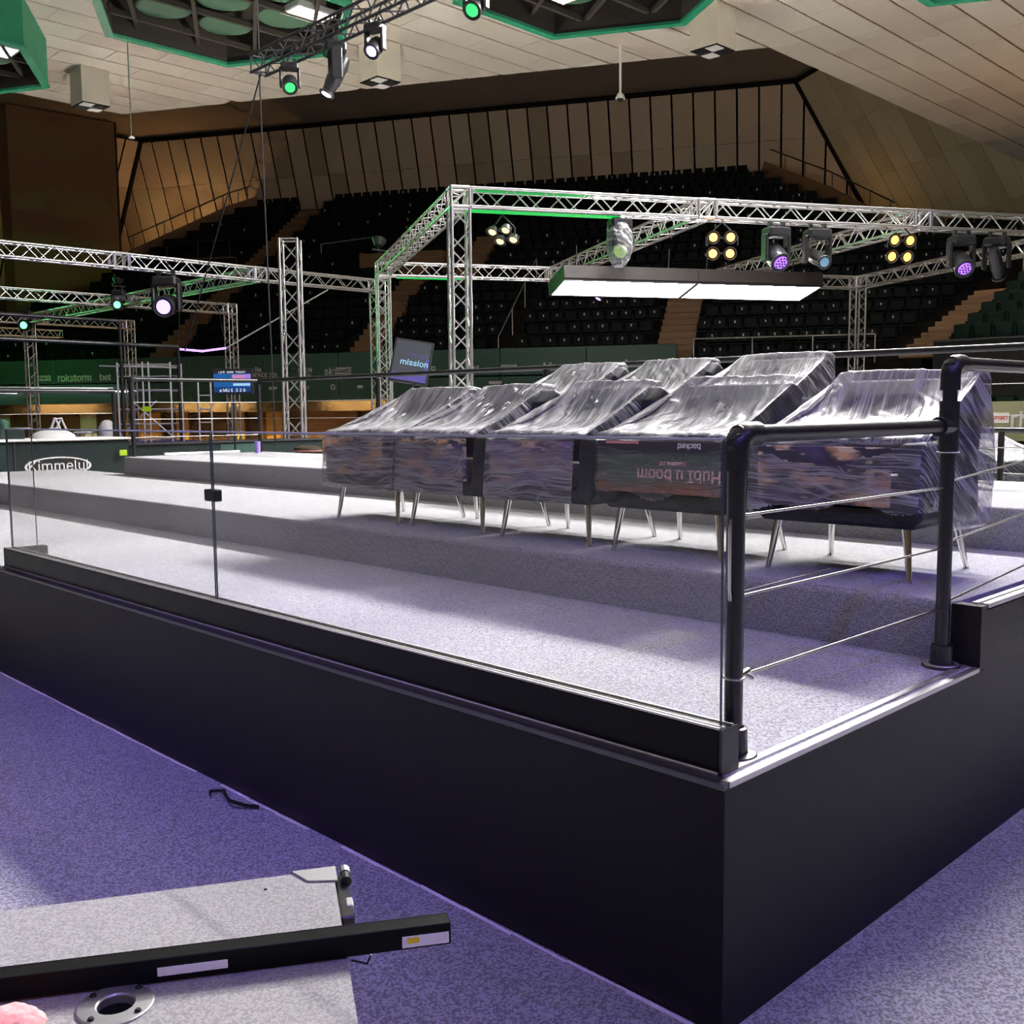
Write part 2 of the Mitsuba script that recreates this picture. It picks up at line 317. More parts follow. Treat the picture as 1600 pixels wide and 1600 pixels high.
# ------------------------------------------------------------------ ceiling pods, vent boxes, pendants
def hexpts(c, r): return [(c[0] + r * math.cos(math.radians(60 * i)), c[1] + r * math.sin(math.radians(60 * i))) for i in range(6)]
def pod(c, label, lamps):
    k = thing('ceiling_pod', label, 'ceiling light'); R = 2.71; zb = 9.45
    ring = sg.Polygon(hexpts(c, R)).difference(sg.Polygon(hexpts(c, R - .09)))
    part(k, 'side_panel', moved(extrude(ring, HC - zb), tf.translation_matrix([0, 0, zb])), 'm_pod_green')
    part(k, 'liner', moved(extrude(sg.Polygon(hexpts(c, R - .09)).difference(sg.Polygon(hexpts(c, R - .12))), HC - zb - .01), tf.translation_matrix([0, 0, zb])), 'm_pod_dark', label='dark inner liner')
    rim = sg.Polygon(hexpts(c, R + .04)).difference(sg.Polygon(hexpts(c, R - .15)))
    part(k, 'rim', moved(extrude(rim, .06), tf.translation_matrix([0, 0, zb - .06])), 'm_pod_green')
    part(k, 'top_plate', moved(extrude(sg.Polygon(hexpts(c, R - .1)), .04), tf.translation_matrix([0, 0, HC - .2])), 'm_pod_dark')
    inner = sg.Polygon(hexpts(c, R - .1))
    a1, a2 = 1.36 * az(0)[:2], 1.36 * az(60)[:2]
    for d in (az(0)[:2], az(60)[:2]):
        nn = np.array([-d[1], d[0]])
        for s in range(-3, 3):
            o = np.array(c) + nn * ((s + .5) * 1.36 * math.sin(math.radians(60)))
            q = sg.LineString([o - d * 4, o + d * 4]).buffer(.04).intersection(inner)
            if not q.is_empty: part(k, 'grid_bar', moved(extrude(q, .10), tf.translation_matrix([0, 0, zb + .20])), 'm_pod_dark')
    for i in range(-2, 3):
        for j in range(-2, 3):
            o = np.array(c) + a1 * i + a2 * j
            if inner.buffer(-.45).contains(sg.Point(o)): part(k, 'disc', lathe([(0, 0), (.53, 0), (.55, .015), (.53, .03), (0, .03)], V(o[0], o[1], zb + .34), n=28), 'm_pod_disc')
    for (x, y, sx, sy, L) in lamps:
        part(k, 'lamp_case', box(x - sx / 2 - .05, x + sx / 2 + .05, y - sy / 2 - .05, y + sy / 2 + .05, zb + .22, zb + .33), 'm_white')
        kk = key(k + '__lamp_panel'); m = trimesh.Trimesh([[x - sx / 2, y - sy / 2, zb + .215], [x - sx / 2, y + sy / 2, zb + .215], [x + sx / 2, y + sy / 2, zb + .215], [x + sx / 2, y - sy / 2, zb + .215]], [[0, 1, 2], [0, 2, 3]], process=False)
        lamp(kk, m, (L, L * .95, L * .88), .3)
    return k
pod((12.49, 11.24), 'green hexagonal ceiling light pod right of the black lighting truss', [(13.0, 12.5, .35, .35, 14)])
pod((8.43, 17.34), 'green hexagonal ceiling light pod behind the left end of the black lighting truss', [(9.85, 16.55, .80, .55, 34)])
pod((4.74, 23.86), 'green hexagonal ceiling light pod at the left edge with its outer sides showing', [(5.9, 22.9, .9, .7, 34)])
pod((16.5, 5.1), 'green hexagonal ceiling light pod beyond the right side of the frame', [(16.5, 5.1, .9, .9, 34)])
pod((4.4, 11.2), 'green hexagonal ceiling light pod above the stage', [(4.4, 11.2, .9, .9, 34)])
pod((-3.7, -.9), 'added green hexagonal ceiling light pod above the photographer', [(-3.7, -.9, .9, .9, 40)])  # unseen pod added for weak white fill from the front
def vent(c, label):
    k = thing('vent_box', label, 'air vent'); x, y = c; s = .36; zb = 9.62
    part(k, 'case', box(x - s, x + s, y - s, y + s, zb, HC, .01), 'm_cream')
    part(k, 'grille_frame', box(x - s + .01, x + s - .01, y - s + .01, y + s - .01, zb - .02, zb), 'm_joint')
    for i in (0, 1):
        for j in (0, 1):
            part(k, 'grille_panel', box(x - s + .04 + i * .34, x - s + .34 + i * .34, y - s + .04 + j * .34, y - s + .34 + j * .34, zb - .035, zb - .02), 'm_white' if i == j else 'm_dark')
vent((9.08, 25.4), 'cream ceiling vent box above the brown pier'); vent((13.35, 18.81), 'cream ceiling vent box behind the black truss lights'); vent((17.42, 12.1), 'cream ceiling vent box right of the right-hand green pod')
k = thing('pendant_rod', 'thin ceiling rod ending in a small white disc beside the brown pier', 'pendant')
part(k, 'rod', rod((7.9, 20.55, 7.72), (7.9, 20.55, HC), .012, 6), 'm_wire'); part(k, 'disc', lathe([(0, 0), (.06, 0), (.07, .02), (.02, .05), (0, .05)], V(7.9, 20.55, 7.69)), 'm_white')
k = thing('pendant_camera', 'white drop pole with a domed camera hanging in front of the rear wall', 'camera')
part(k, 'pole', rod((17.66, 14.93, 9.35), (17.66, 14.93, HC), .03, 10), 'm_white'); part(k, 'hood', lathe([(.03, .16), (.08, .11), (.12, .03), (.12, 0), (0, 0)], V(17.66, 14.93, 9.25)), 'm_white', 40)
part(k, 'dome', lathe([(0, -.08), (.05, -.06), (.085, 0), (0, 0)], V(17.66, 14.93, 9.25)), 'm_dark', 40)
# ------------------------------------------------------------------ seating stands
TREAD, RISE = .83, .5
def seat_mesh():
    pts = []
    for x, z in [(-.20, .02), (.20, .02), (.215, .30), (.17, .40), (-.17, .40), (-.215, .30)]: pts += [(x, .02 + .10 * z, z + .42), (x * .97, .065 + .10 * z, z + .42)]
    back = trimesh.convex.convex_hull(np.array(pts))
    pad = trimesh.convex.convex_hull(np.array([(x, y, z) for x in (-.19, .19) for y, z in [(-.05, .42), (-.13, .46), (-.12, .76), (-.06, .80), (0, .44)]]))
    legs = cat([box(-.245, -.215, -.12, .08, 0, .60), box(.215, .245, -.12, .08, 0, .60), box(-.22, .22, -.03, .03, .36, .41)])
    return cat([back, pad, legs])
SEAT = seat_mesh(); SEAT_D = {c: mikit.ply(SEAT, c) for c in ('m_seat', 'm_seat_green')}
PLATE_D = mikit.ply(box(-.025, .025, -.137, -.129, .62, .70), 'm_dirty_white')
seats = []    # (F, matrix, material, stand)
def stand(F, nrm, u, d0, z0, rows, aisles, lo, hi, pitch, skin, name, label, holes=()):
    """terraces and seat places; the stand's rows climb along nrm"""
    k = struct(name, label); m = []
    for r in range(rows):
        a, b = lo(r), hi(r); d = d0 + r * TREAD
        m.append(obox(F(d + TREAD / 2, (a + b) / 2, z0 + r * RISE - .6), u, (b - a, TREAD, 1.2)))
        t = a + .35
        while t < b - .3:
            if not any(abs(t - (ac + sl * r)) < hw + .26 for ac, hw, sl, r0, r1 in aisles if r0 <= r < r1) and not any(h[0] < t < h[1] and h[2] <= r < h[3] for h in holes):
                M = frame(F(d + .58, t, z0 + r * RISE), np.cross(nrm, V(0, 0, 1)), z=V(0, 0, 1))
                seats.append((M, skin, k, r, t))
            t += pitch
    add(k, cat(m), 'm_terrace')
    return k
def steps(F, nrm, u, d0, z0, ac, hw, r0, r1, label, sl=0.):
    k = thing('aisle_stair', label, 'stairs')
    for r in range(r0, r1):
        for h in (0, 1):
            part(k, 'step', obox(F(d0 + r * TREAD + h * .41 + .2, ac + sl * r, z0 + r * RISE + .07 + h * .25 - .06), u, (hw * 2, .41, .25), ch=.015), 'm_wood')
D0, Z0 = 30.7, 3.0
R_TOP = 19
def hiB(r): return 33.0 if r < 8 else (31.2 if r < 12 else 30.5 - .5 * (r - 12))
def loB(r): return -2.6 - .68 * min(r, 8) if r < 11 else -3.2 + .75 * (r - 11)
AB = [(23.7, .55, 0, 0, 19), (15.2, .55, 0, 0, 9), (13.05, .5, 0, 7, 14), (3.8, .62, 0, 0, 8), (9.67, .2, 0, 0, 8)]
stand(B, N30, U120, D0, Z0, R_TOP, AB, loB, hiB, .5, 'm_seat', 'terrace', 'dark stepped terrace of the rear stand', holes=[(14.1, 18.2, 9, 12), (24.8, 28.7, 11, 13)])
steps(B, N30, U120, D0, Z0, 23.7, .55, 0, 9, 'wooden aisle stair climbing the rear stand behind the silver truss column pair')
steps(B, N30, U120, D0, Z0, 23.7, .55, 10, 18, 'upper wooden aisle stair of the rear stand above the lone silver column')
steps(B, N30, U120, D0, Z0, 15.2, .55, 0, 9, 'wooden aisle stair between the green parapet and the lettered vomitory box')
steps(B, N30, U120, D0, Z0, 13.05, .5, 7, 13, 'short wooden aisle stair behind the dim warm blinder lamp')
steps(B, N30, U120, D0, Z0, 3.8, .62, 0, 6, 'broad brown aisle stair directly beneath the bright LED panels')
def SX(d, t, z): return V(d, t, z)
EX, EY = V(1, 0, 0), V(0, 1, 0); SRISE = .33
RISE = SRISE
stand(SX, EX, EY, 20.95, .85, 2, [], lambda r: -14, lambda r: 9.3, .5, 'm_seat_green', 'terrace', 'lower terrace of the right stand')
stand(SX, EX, EY, 22.9, 2.95, 6, [], lambda r: -14, lambda r: 9.3, .5, 'm_seat_green', 'terrace', 'upper terrace of the right stand')
RISE = .5
ks = thing('aisle_stair', 'wooden aisle stair climbing between the rear stand and the right stand', 'stairs')
for r in range(0, 6):
    for h in (0, 1): part(ks, 'step', obox(SX(22.9 + r * TREAD + h * .41 + .2, 9.75, 3.05 + r * SRISE + .02 + h * .16), EY, (.9, .41, .20), ch=.015), 'm_wood')
kw = thing('stand_barrier', 'orange brown wooden barrier behind the top row of the right stand', 'barrier')
for i in range(8): part(kw, 'wall_panel', box(28.2, 28.3, -14 + i * 2.9, -14 + i * 2.9 + 2.88, 3.8, 6.15, .01), 'm_wood')
kw = thing('stand_barrier', 'dark front wall between the two terraces of the right stand', 'barrier'); part(kw, 'wall_panel', box(22.82, 22.9, -14, 9.3, .8, 3.3), 'm_dark'); part(kw, 'cap', box(22.78, 22.94, -14, 9.3, 3.3, 3.36, .01), 'm_dark_alu')
# pick the seats that show largest; the others of a stand are one mass of seats
info = []
for n, (M, skin, st, r_, t_) in enumerate(seats):
    X, Y, w = px(M[:3, 3] + V(0, 0, .6)); info.append((-20 < X < 1620 and w > 0 and 250 < Y < 700, w))
order = sorted(range(len(seats)), key=lambda n: (not info[n][0], info[n][1]))
single = set(order[:298])
mass = {}
ordw = ['first', 'second', 'third', 'fourth', 'fifth', 'sixth', 'seventh', 'eighth', 'ninth', 'tenth', 'eleventh', 'twelfth', 'thirteenth', 'fourteenth', 'fifteenth', 'sixteenth', 'seventeenth', 'eighteenth', 'nineteenth', 'twentieth'] + [f'{i}th' for i in range(21, 60)]
def where(st, r, t):
    if st != 'terrace': return 'right of the aisle stair', -t
    if t < 3.8: return 'right of the broad brown aisle', -t
    if t < 13.05 or (t < 15.2 and r < 7): return 'left of the broad brown aisle', t
    if t < 23.7: return 'left of the middle wooden aisle', t
    return 'left of the leftmost wooden aisle', t
line = {}
for n, s_ in enumerate(seats): wname, o_ = where(*s_[2:]); line.setdefault((s_[2], wname, s_[3]), []).append((o_, n))
say = {}
for (st, wname, r), L_ in line.items():
    for i, (o_, n) in enumerate(sorted(L_)): say[n] = f"{ordw[min(i, 58)]} {wname}, {ordw[r]} row {'above the parapet' if st == 'terrace' else ('of its terrace' if st == 'terrace_001' else 'of the upper terrace')}"
for n, (M, skin, st, r_, t_) in enumerate(seats):
    if n in single:
        rear = st == 'terrace'
        k = thing('arena_seat', ('black arena seat, ' if rear else 'dark green seat, ') + say[n], 'seat', 'folding seats of the rear stand' if rear else 'folding seats of the right stand')
        scene[k] = {**SEAT_D[skin], 'to_world': T(M.tolist())}
        if rear and rng.random() < .6: share(k, 'number_plate', PLATE_D, M, 'small white seat number plate')
    else:
        mass.setdefault(st, []).append(M)
for st, Ms in mass.items():
    v, f = np.array(SEAT.vertices), np.array(SEAT.faces)
    vv = np.vstack([v @ M[:3, :3].T + M[:3, 3] for M in Ms]); ff = np.vstack([f + i * len(v) for i in range(len(Ms))])
    k = key('seat_rows'); labels[k] = {'label': 'dark folding seats filling the upper rows of the rear stand' if st == 'terrace' else 'dark green folding seats filling the rest of the right stand', 'category': 'seats', 'kind': 'stuff'}
    add(k, trimesh.Trimesh(vv, ff, process=False), 'm_seat' if st == 'terrace' else 'm_seat_green')
    sub = [M for M in Ms if rng.random() < .16]
    part(k, 'number_plates', cat([moved(box(-.03, .03, -.138, -.128, .60, .70), M) for M in sub]), 'm_dirty_white', kind='stuff', label='small white seat number plates')
# sloping barriers with handrails at the two ends of the top rows
def barrier(pts, label, h=.75):
    k = thing('stand_barrier', label, 'barrier')
    for a, b in zip(pts[:-1], pts[1:]):
        a, b = np.array(a), np.array(b); n = unit(np.cross(b - a, V(0, 0, 1))) * .08
        m = trimesh.convex.convex_hull(np.array([a - n, a + n, b - n, b + n, a - n + V(0, 0, h), a + n + V(0, 0, h), b - n + V(0, 0, h), b + n + V(0, 0, h)]))
        part(k, 'wall_panel', m, 'm_wood')
        part(k, 'handrail', rod(a + V(0, 0, h + .62), b + V(0, 0, h + .62), .03, 8), 'm_dark_alu')
        for s in np.linspace(.05, .95, 4): q = a + (b - a) * s; part(k, 'post', rod(q + V(0, 0, h), q + V(0, 0, h + .62), .02, 6), 'm_dark_alu')
zf = lambda d: Z0 + (d - D0) / TREAD * RISE
barrier([B(46.3, 1.5, zf(46.3) - .2), B(43, -1.3, zf(43) - .2), B(39.6, -3.6, zf(39.6) - .2)], 'brown sloping barrier with handrail at the right end of the top rows')
barrier([B(46.2, 27.0, zf(46.2) - .1), B(45.2, 28.2, zf(45.2) - .1), B(41.0, 31.2, zf(41) - .3)], 'brown sloping barrier with handrail at the left end of the top rows')
def rail_fence(pts, h, label, m='m_alu_brushed', n=4, name='handrail', mid=False):
    k = thing(name, label, 'handrail')
    for a, b in zip(pts[:-1], pts[1:]):
        a, b = np.array(a, float), np.array(b, float); z = V(0, 0, h)
        part(k, 'top_rail', rod(a + z, b + z, .022, 8), m)
        for s in np.linspace(0, 1, n): q = a + (b - a) * s; part(k, 'post', rod(q, q + z, .02, 8), m)
        if mid: part(k, 'mid_rail', rod(a + z * .5, b + z * .5, .016, 8), m)
rail_fence([B(30.2, 3.0, 3.1), B(30.2, -2.4, 3.1)], .85, 'pale handrail at the foot of the rear stand right of the broad brown aisle', n=4)
rail_fence([B(31.0, 9.65, 3.3), B(36.6, 9.7, 6.7)], .95, 'pale handrail sloping up the rear stand left of the LED panels', n=4)
rail_fence([B(40.0, 25.1, 8.95), B(40.0, 28.4, 8.95)], .75, 'grey handrail on the wooden vomitory box left of the lone silver column', 'm_dark_alu', 3)
rail_fence([B(40.2, 17.8, 8.6), B(40.2, 20.6, 8.4)], .9, 'pale handrail beside the middle vomitory of the rear stand', n=2)
# vomitory boxes of wood set in the rows
def vom(t0, t1, d, z0, z1, label, sign=None):
    k = thing('vomitory_box', label, 'stand entrance')
    part(k, 'front_panel', obox(B(d, (t0 + t1) / 2, (z0 + z1) / 2), U120, (t1 - t0, .15, z1 - z0), ch=.02), 'm_wood')
    part(k, 'cheek_panel', obox(B(d + .8, t0, (z0 + z1) / 2), N30, (1.6, .12, z1 - z0), ch=.02), 'm_wood')
    part(k, 'cheek_panel', obox(B(d + .8, t1, (z0 + z1) / 2), N30, (1.6, .12, z1 - z0), ch=.02), 'm_wood')
    part(k, 'opening', obox(B(d - .09, (t0 + t1) / 2, z0 - .6), U120, (t1 - t0, .05, 1.2)), 'm_dark')
    if sign: part(k, 'sign_lettering', text(sign, .42, B(d - .085, (t0 + t1) / 2 - .1, (z0 + z1) / 2 + .05), -U120, V(0, 0, 1), .01), 'm_dark', label='dark block letters')
vom(14.3, 18.0, 38.6, 7.3, 8.5, 'wooden vomitory box with block letters behind the near truss column', 'B  A')
vom(25.0, 28.5, 40.0, 8.0, 8.95, 'wooden vomitory box behind the left silver truss beam')

# ------------------------------------------------------------------ parapets with sponsor boards, concourse below
kb = thing('parapet_board', 'dark green parapet with sponsor lettering in front of the rear stand', 'barrier')
for i in range(12):
    t = 3.5 + i * 2.9
    for z0, z1 in [(2.92, 3.80), (2.15, 2.88)]: part(kb, 'board', obox(B(30.0, t + 1.45, (z0 + z1) / 2), U120, (2.88, .12, z1 - z0), ch=.01), 'm_board_green')
def bpos(pxx, z, d=29.925): # point of the parapet plane under a given bearing
    th = math.radians(math.degrees(math.atan((pxx - 800) / 1594.2))); a = YAW - th
    q = (d - EYE @ N30) / (math.cos(a) * N30[0] + math.sin(a) * N30[1]); p = EYE + q * V(math.cos(a), math.sin(a), 0); p[2] = z; return p
def sign(s, h, x, z, m='m_dirty_white'): part(kb, 'lettering', text(s, h, bpos(x, z), -U120, V(0, 0, 1), .01), m)
def plate(w, h, x, z, s=None, hs=.12, m='m_dirty_white', tm='m_board_green'):
    part(kb, 'logo_plate', obox(bpos(x, z), U120, (w, .02, h)), m)
    if s: part(kb, 'lettering', text(s, hs, bpos(x, z, 29.905), -U120, V(0, 0, 1), .006), tm)
sign('rokstorm', .26, 124, 3.13); plate(.62, .19, 76, 3.13, 'SPORTS', .10); sign('bet', .24, 172, 3.13); sign('sky', .23, 522, 3.17); plate(.60, .24, 541, 3.17, 'GAMES', .14)
sign('Re', .16, 409, 3.28); sign('PHOENIX 20L', .15, 413, 3.08); sign('OPEN', .15, 481, 3.22); sign('NEW', .15, 481, 3.02); sign('TEP', .22, 672, 3.15); sign('wst', .20, 741, 3.17)
sign('ev', .12, 781, 3.15); plate(.55, .20, 797, 3.15, 'MATCH', .12); sign('M', .26, 857, 3.17); sign('MODUS', .11, 873, 3.17); sign('Azur', .24, 991, 3.22)
plate(.30, .10, 431, 2.62); plate(.30, .10, 481, 2.62); sign('O', .18, 524, 2.62); plate(.34, .09, 236, 2.6); plate(.34, .09, 282, 2.6); plate(.34, .09, 236, 3.1); plate(.34, .09, 282, 3.1)
plate(.45, .10, 776, 2.68); plate(.2, .10, 566, 2.62)
kr = thing('parapet_board', 'olive parapet with a white sponsor plate and lettering before the right stand', 'barrier')
for i in range(10): part(kr, 'board', obox(V(20.4, -14 + i * 2.35 + 1.17, 1.42), EY, (2.33, .12, .84), ch=.01), 'm_board_olive')
part(kr, 'logo_plate', box(20.32, 20.335, 6.57, 6.93, 1.38, 1.60), 'm_tape_white'); part(kr, 'lettering', text('SPORT', .075, V(20.315, 6.75, 1.49), -EY, V(0, 0, 1), .008), 'm_red_text', label='red letters on the white plate')
part(kr, 'lettering', text('rha', .33, V(20.33, 6.21, 1.46), -EY, V(0, 0, 1), .01), 'm_dirty_white', label='white lettering rha')
# concourse wall below the parapet with door panels painted in orange light
cw = struct('wall_concourse', 'dark wall of the concourse beneath the parapet'); add(cw, obox(B(31.6, 19, 1.2), U120, (34, .2, 2.4)), 'm_dark_brown')
add(struct('soffit_concourse'), obox(B(30.9, 19, 2.36), U120, (34, 1.9, .08)), 'm_dark')
for i, (x0, x1, m, lab) in enumerate([(222, 256, 'm_painted_door_glow', 'wide doorway panel painted with orange light'), (279, 299, 'm_painted_door_glow', 'narrow doorway panel painted with orange light'), (367, 386, 'm_painted_door_glow', 'tall doorway panel painted with orange light'), (408, 416, 'm_painted_door_glow', 'narrow door post painted with orange light'), (418, 445, 'm_painted_door_glow', 'doorway panel painted with yellow light'), (130, 156, 'm_cream', 'pale framed doorway'), (0, 22, 'm_cream', 'pale lit doorway at the left edge'), (198, 206, 'm_painted_door_glow', 'slim door leaf painted with orange light'), (478, 560, 'm_wood', 'brown lit concourse panel')]):
    a, b = bpos(x0, 1.05, 31.45), bpos(x1, 1.05, 31.45); w = np.linalg.norm(a - b)
    k = thing('concourse_door', lab + ' in the dark wall beneath the green parapet', 'door')
    part(k, 'leaf', obox((a + b) / 2, U120, (w, .06, 2.06), ch=.01), m)
    for s in (-1, 1): part(k, 'jamb', obox((a + b) / 2 + U120 * s * (w / 2 + .04), U120, (.07, .12, 2.08)), 'm_dark_brown')
for i, t in enumerate((14.5, 20.5, 27.0)):
    k = thing('strip_lamp', ['warm strip lamp under the parapet above the right-hand doors', 'warm strip lamp under the parapet above the orange doorway panels', 'warm strip lamp under the parapet at the left'][i], 'lamp')
    part(k, 'case', obox(B(30.3, t, 2.29), U120, (3.2, .14, .05)), 'm_white')
    kk = key(k + '__tube'); lamp(kk, obox(B(30.3, t, 2.255), U120, (3.1, .08, .02)), (DOOR_L, DOOR_L * .55, DOOR_L * .17), 2.5)
# white strip lights on the green wall at far left
for i, (x0, x1, z) in enumerate([(-10, 33, 2.62), (55, 118, 2.74), (118, 174, 2.70), (176, 206, 2.60)]):
    k = thing('strip_light', ['white strip light on the green boards at the left edge', 'long white strip light under the rokstorm lettering', 'second long white strip light under the rokstorm lettering', 'short white strip light beside the rail corner'][i], 'lamp')
    a, b = bpos(x0, z, 29.7), bpos(x1, z - .03, 29.7)
    part(k, 'case', obox((a + b) / 2 + V(0, 0, .05), a - b, (np.linalg.norm(a - b), .1, .04)), 'm_dark')
    lamp(key(k + '__tube'), obox((a + b) / 2, a - b, (np.linalg.norm(a - b), .06, .06)), (3.2, 3.0, 3.2), .05)

# ------------------------------------------------------------------ warm wall lamps and added flood lamps that brighten the ceiling
for i, (d, t, z, f) in enumerate([(45.0, 30.6, 10.3, 1.0), (44.0, -2.2, 9.8, .10)]):
    k = thing('wall_lamp', ['warm bulkhead lamp behind the left barrier of the top rows', 'warm bulkhead lamp behind the right barrier of the top rows'][i], 'lamp')
    part(k, 'case', obox(B(d, t, z), U120, (.3, .16, .12)), 'm_dark'); p = B(d - .1, t, z + .14)
    scene[f'lamp_beam_warm_{i}'] = {'type': 'point', 'position': p.tolist(), 'intensity': {'type': 'rgb', 'value': [WARM_I * f, WARM_I * .60 * f, WARM_I * .25 * f]}}
k = thing('wall_lamp', 'warm bulkhead lamp above the top row of the right stand', 'lamp'); part(k, 'case', box(27.3, 27.45, 6.8, 7.1, 5.0, 5.12), 'm_dark')
scene['lamp_beam_warm_9'] = {'type': 'point', 'position': [27.1, 7.0, 5.25], 'intensity': {'type': 'rgb', 'value': [WARM_I * .9, WARM_I * .46, WARM_I * .16]}}
def flood(p, label, target, I, cut=88, tint=(1, .93, .80)):  # unseen uplight added to brighten the ceiling
    k = thing('flood_lamp', label, 'lamp'); p = np.array(p, float); d = unit(np.array(target) - p)
    part(k, 'can', lathe([(0, -.14), (.08, -.14), (.14, -.02), (.15, .0), (.13, 0), (.07, -.1), (0, -.1)], p, d), 'm_dark', 40)
    part(k, 'bracket', box(p[0] - .18, p[0] + .18, p[1] - .02, p[1] + .02, p[2] - .22, p[2] - .19), 'm_dark')
    spot(p + d * .02, target, np.array(tint) * I, cut, cut * .55)
flood((10.85, 15.7, 5.25), 'added flood lamp on the far left corner of the silver box truss', (13, 17, 10.5), UPLIGHT_I)
flood((9.35, 24.85, 5.25), 'added flood lamp on the left truss grid aimed at the ceiling', (9.4, 23.5, 10.5), UPLIGHT_I * .8)
flood((17.4, 7.0, 5.25), 'added flood lamp on the right part of the silver box truss', (19, 8.5, 10.5), UPLIGHT_I * 1.0)
flood((2.0, 14.0, 7.6), 'added flood lamp on the rig left of the frame', (1.5, 15, 10.5), UPLIGHT_I * .5)
flood((8.9, 1.5, 7.7), 'added flood lamp on the rig above the right of the stage', (10, 0, 10.5), UPLIGHT_I * .6)
# ------------------------------------------------------------------ the stage platform in three steps
ZP, ZQ, ZR = .707, .945, 1.175          # tops of the three levels
X2, X3, XE = 1.74, 3.38, 5.42           # where the second and third level begin, rear edge
YE = 11.35
def soft_step(x, z0, z1, x1, ya, yb, r=.035):
    """carpeted level with a rounded front edge, extruded along y"""
    q = [(x, z0)] + [(x + r - r * math.cos(a), z1 - r + r * math.sin(a)) for a in np.linspace(0, math.pi / 2, 6)] + [(x1, z1), (x1, z0)]
    m = extrude(sg.Polygon(q), yb - ya); v = m.vertices.copy(); m.vertices = np.c_[v[:, 0], yb - v[:, 2], v[:, 1]]; m.fix_normals(); return m
ps = thing('stage_platform', 'black sided carpeted stage platform in three steps with the wrapped armchairs on it', 'stage')
part(ps, 'front_panel', box(0, .03, 0, 16, 0, ZP - .012), 'm_black_panel', label='plain black front fascia')
part(ps, 'side_panel', extrude(sg.Polygon([(0.03, 0), (XE, 0), (XE, ZR - .02), (X3 + .02, ZR - .02), (X3 + .02, ZQ - .02), (X2 + .03, ZQ - .02), (X2 + .03, ZP - .012), (0.03, ZP - .012)]), .03).apply_transform(np.array([[1, 0, 0, 0], [0, 0, -1, .03], [0, 1, 0, 0], [0, 0, 0, 1.]])), 'm_black_panel', label='plain black side fascia')
part(ps, 'lower_carpet', box(.03, X2 + .1, .03, 15.9, .4, ZP), 'm_carpet', label='grey carpet of the lowest level')
part(ps, 'middle_carpet', soft_step(X2, ZP - .1, ZQ, X3 + .1, .11, 13.4), 'm_carpet', 30, label='grey carpet of the middle step')
part(ps, 'upper_carpet', soft_step(X3, ZQ - .1, ZR, XE, .06, YE), 'm_carpet', 30, label='grey carpet of the upper step')
part(ps, 'step_end_panel', box(X2 - .02, X2 + .035, .0, .115, ZP - .01, ZQ), 'm_black_panel', label='black end panel of the middle step')
part(ps, 'edge_strip', box(.02, X2 - .03, -.004, .026, ZP - .014, ZP + .004, .002), 'm_trim_metal', label='bright metal edge strip')
part(ps, 'edge_strip', box(.05, X2 - .03, .040, .068, ZP - .01, ZP + .006, .002), 'm_trim_metal', label='bright metal edge strip')
part(ps, 'edge_strip', box(X2 + .04, X3, -.004, .028, ZQ - .014, ZQ + .004, .002), 'm_trim_metal', label='bright metal edge strip')
part(ps, 'edge_strip', box(X2 + .04, X3, .034, .062, ZQ - .01, ZQ + .005, .002), 'm_trim_metal', label='bright metal edge strip')
part(ps, 'edge_strip', box(X3, XE, -.004, .05, ZR - .014, ZR + .004, .002), 'm_trim_metal', label='bright metal edge strip')
part(ps, 'front_ledge', box(-.006, .05, 0, 16, ZP - .018, ZP + .002, .003), 'm_dark_alu', label='dark metal ledge under the glass')
part(ps, 'rear_panel', box(XE, XE + .03, 0, YE, 0, ZR - .01), 'm_black_panel')
part(ps, 'end_panel', box(.03, X3 + .1, 15.9, 15.93, 0, ZP), 'm_black_panel')
part(ps, 'core', cat([box(X2 + .1, X3 + .1, .04, 13.35, .3, ZP - .01), box(X3 + .1, XE - .01, .05, YE - .02, .3, ZQ)]), 'm_dark')
# torn white tape along the foot of the front fascia
tk = thing('floor_tape', 'torn white tape line along the foot of the black front fascia', 'tape')
for i in range(26):
    y = .2 + i * .24; w = .004 + .004 * rng.random()
    if rng.random() < .93: part(tk, 'strip', moved(box(-w, w, -.12, .12, 0, .003), frame(V(-.012 - .004 * rng.random(), y, 0), V(1, rng.uniform(-.03, .03), 0), z=V(0, 0, 1))), 'm_tape_white')
ck_ = thing('cable_stub', 'small black cable loop lying at the foot of the black front fascia', 'cable')
add(ck_, cat([tube([V(-.05, 2.62, .01), V(-.09, 2.55, .03), V(-.12, 2.45, .03), V(-.08, 2.38, .015), V(-.04, 2.34, .01)], .008, 6), tube([V(-.05, 2.62, .012), V(-.10, 2.66, .012), V(-.13, 2.6, .02)], .006, 6)]), 'm_black_plastic', 40)
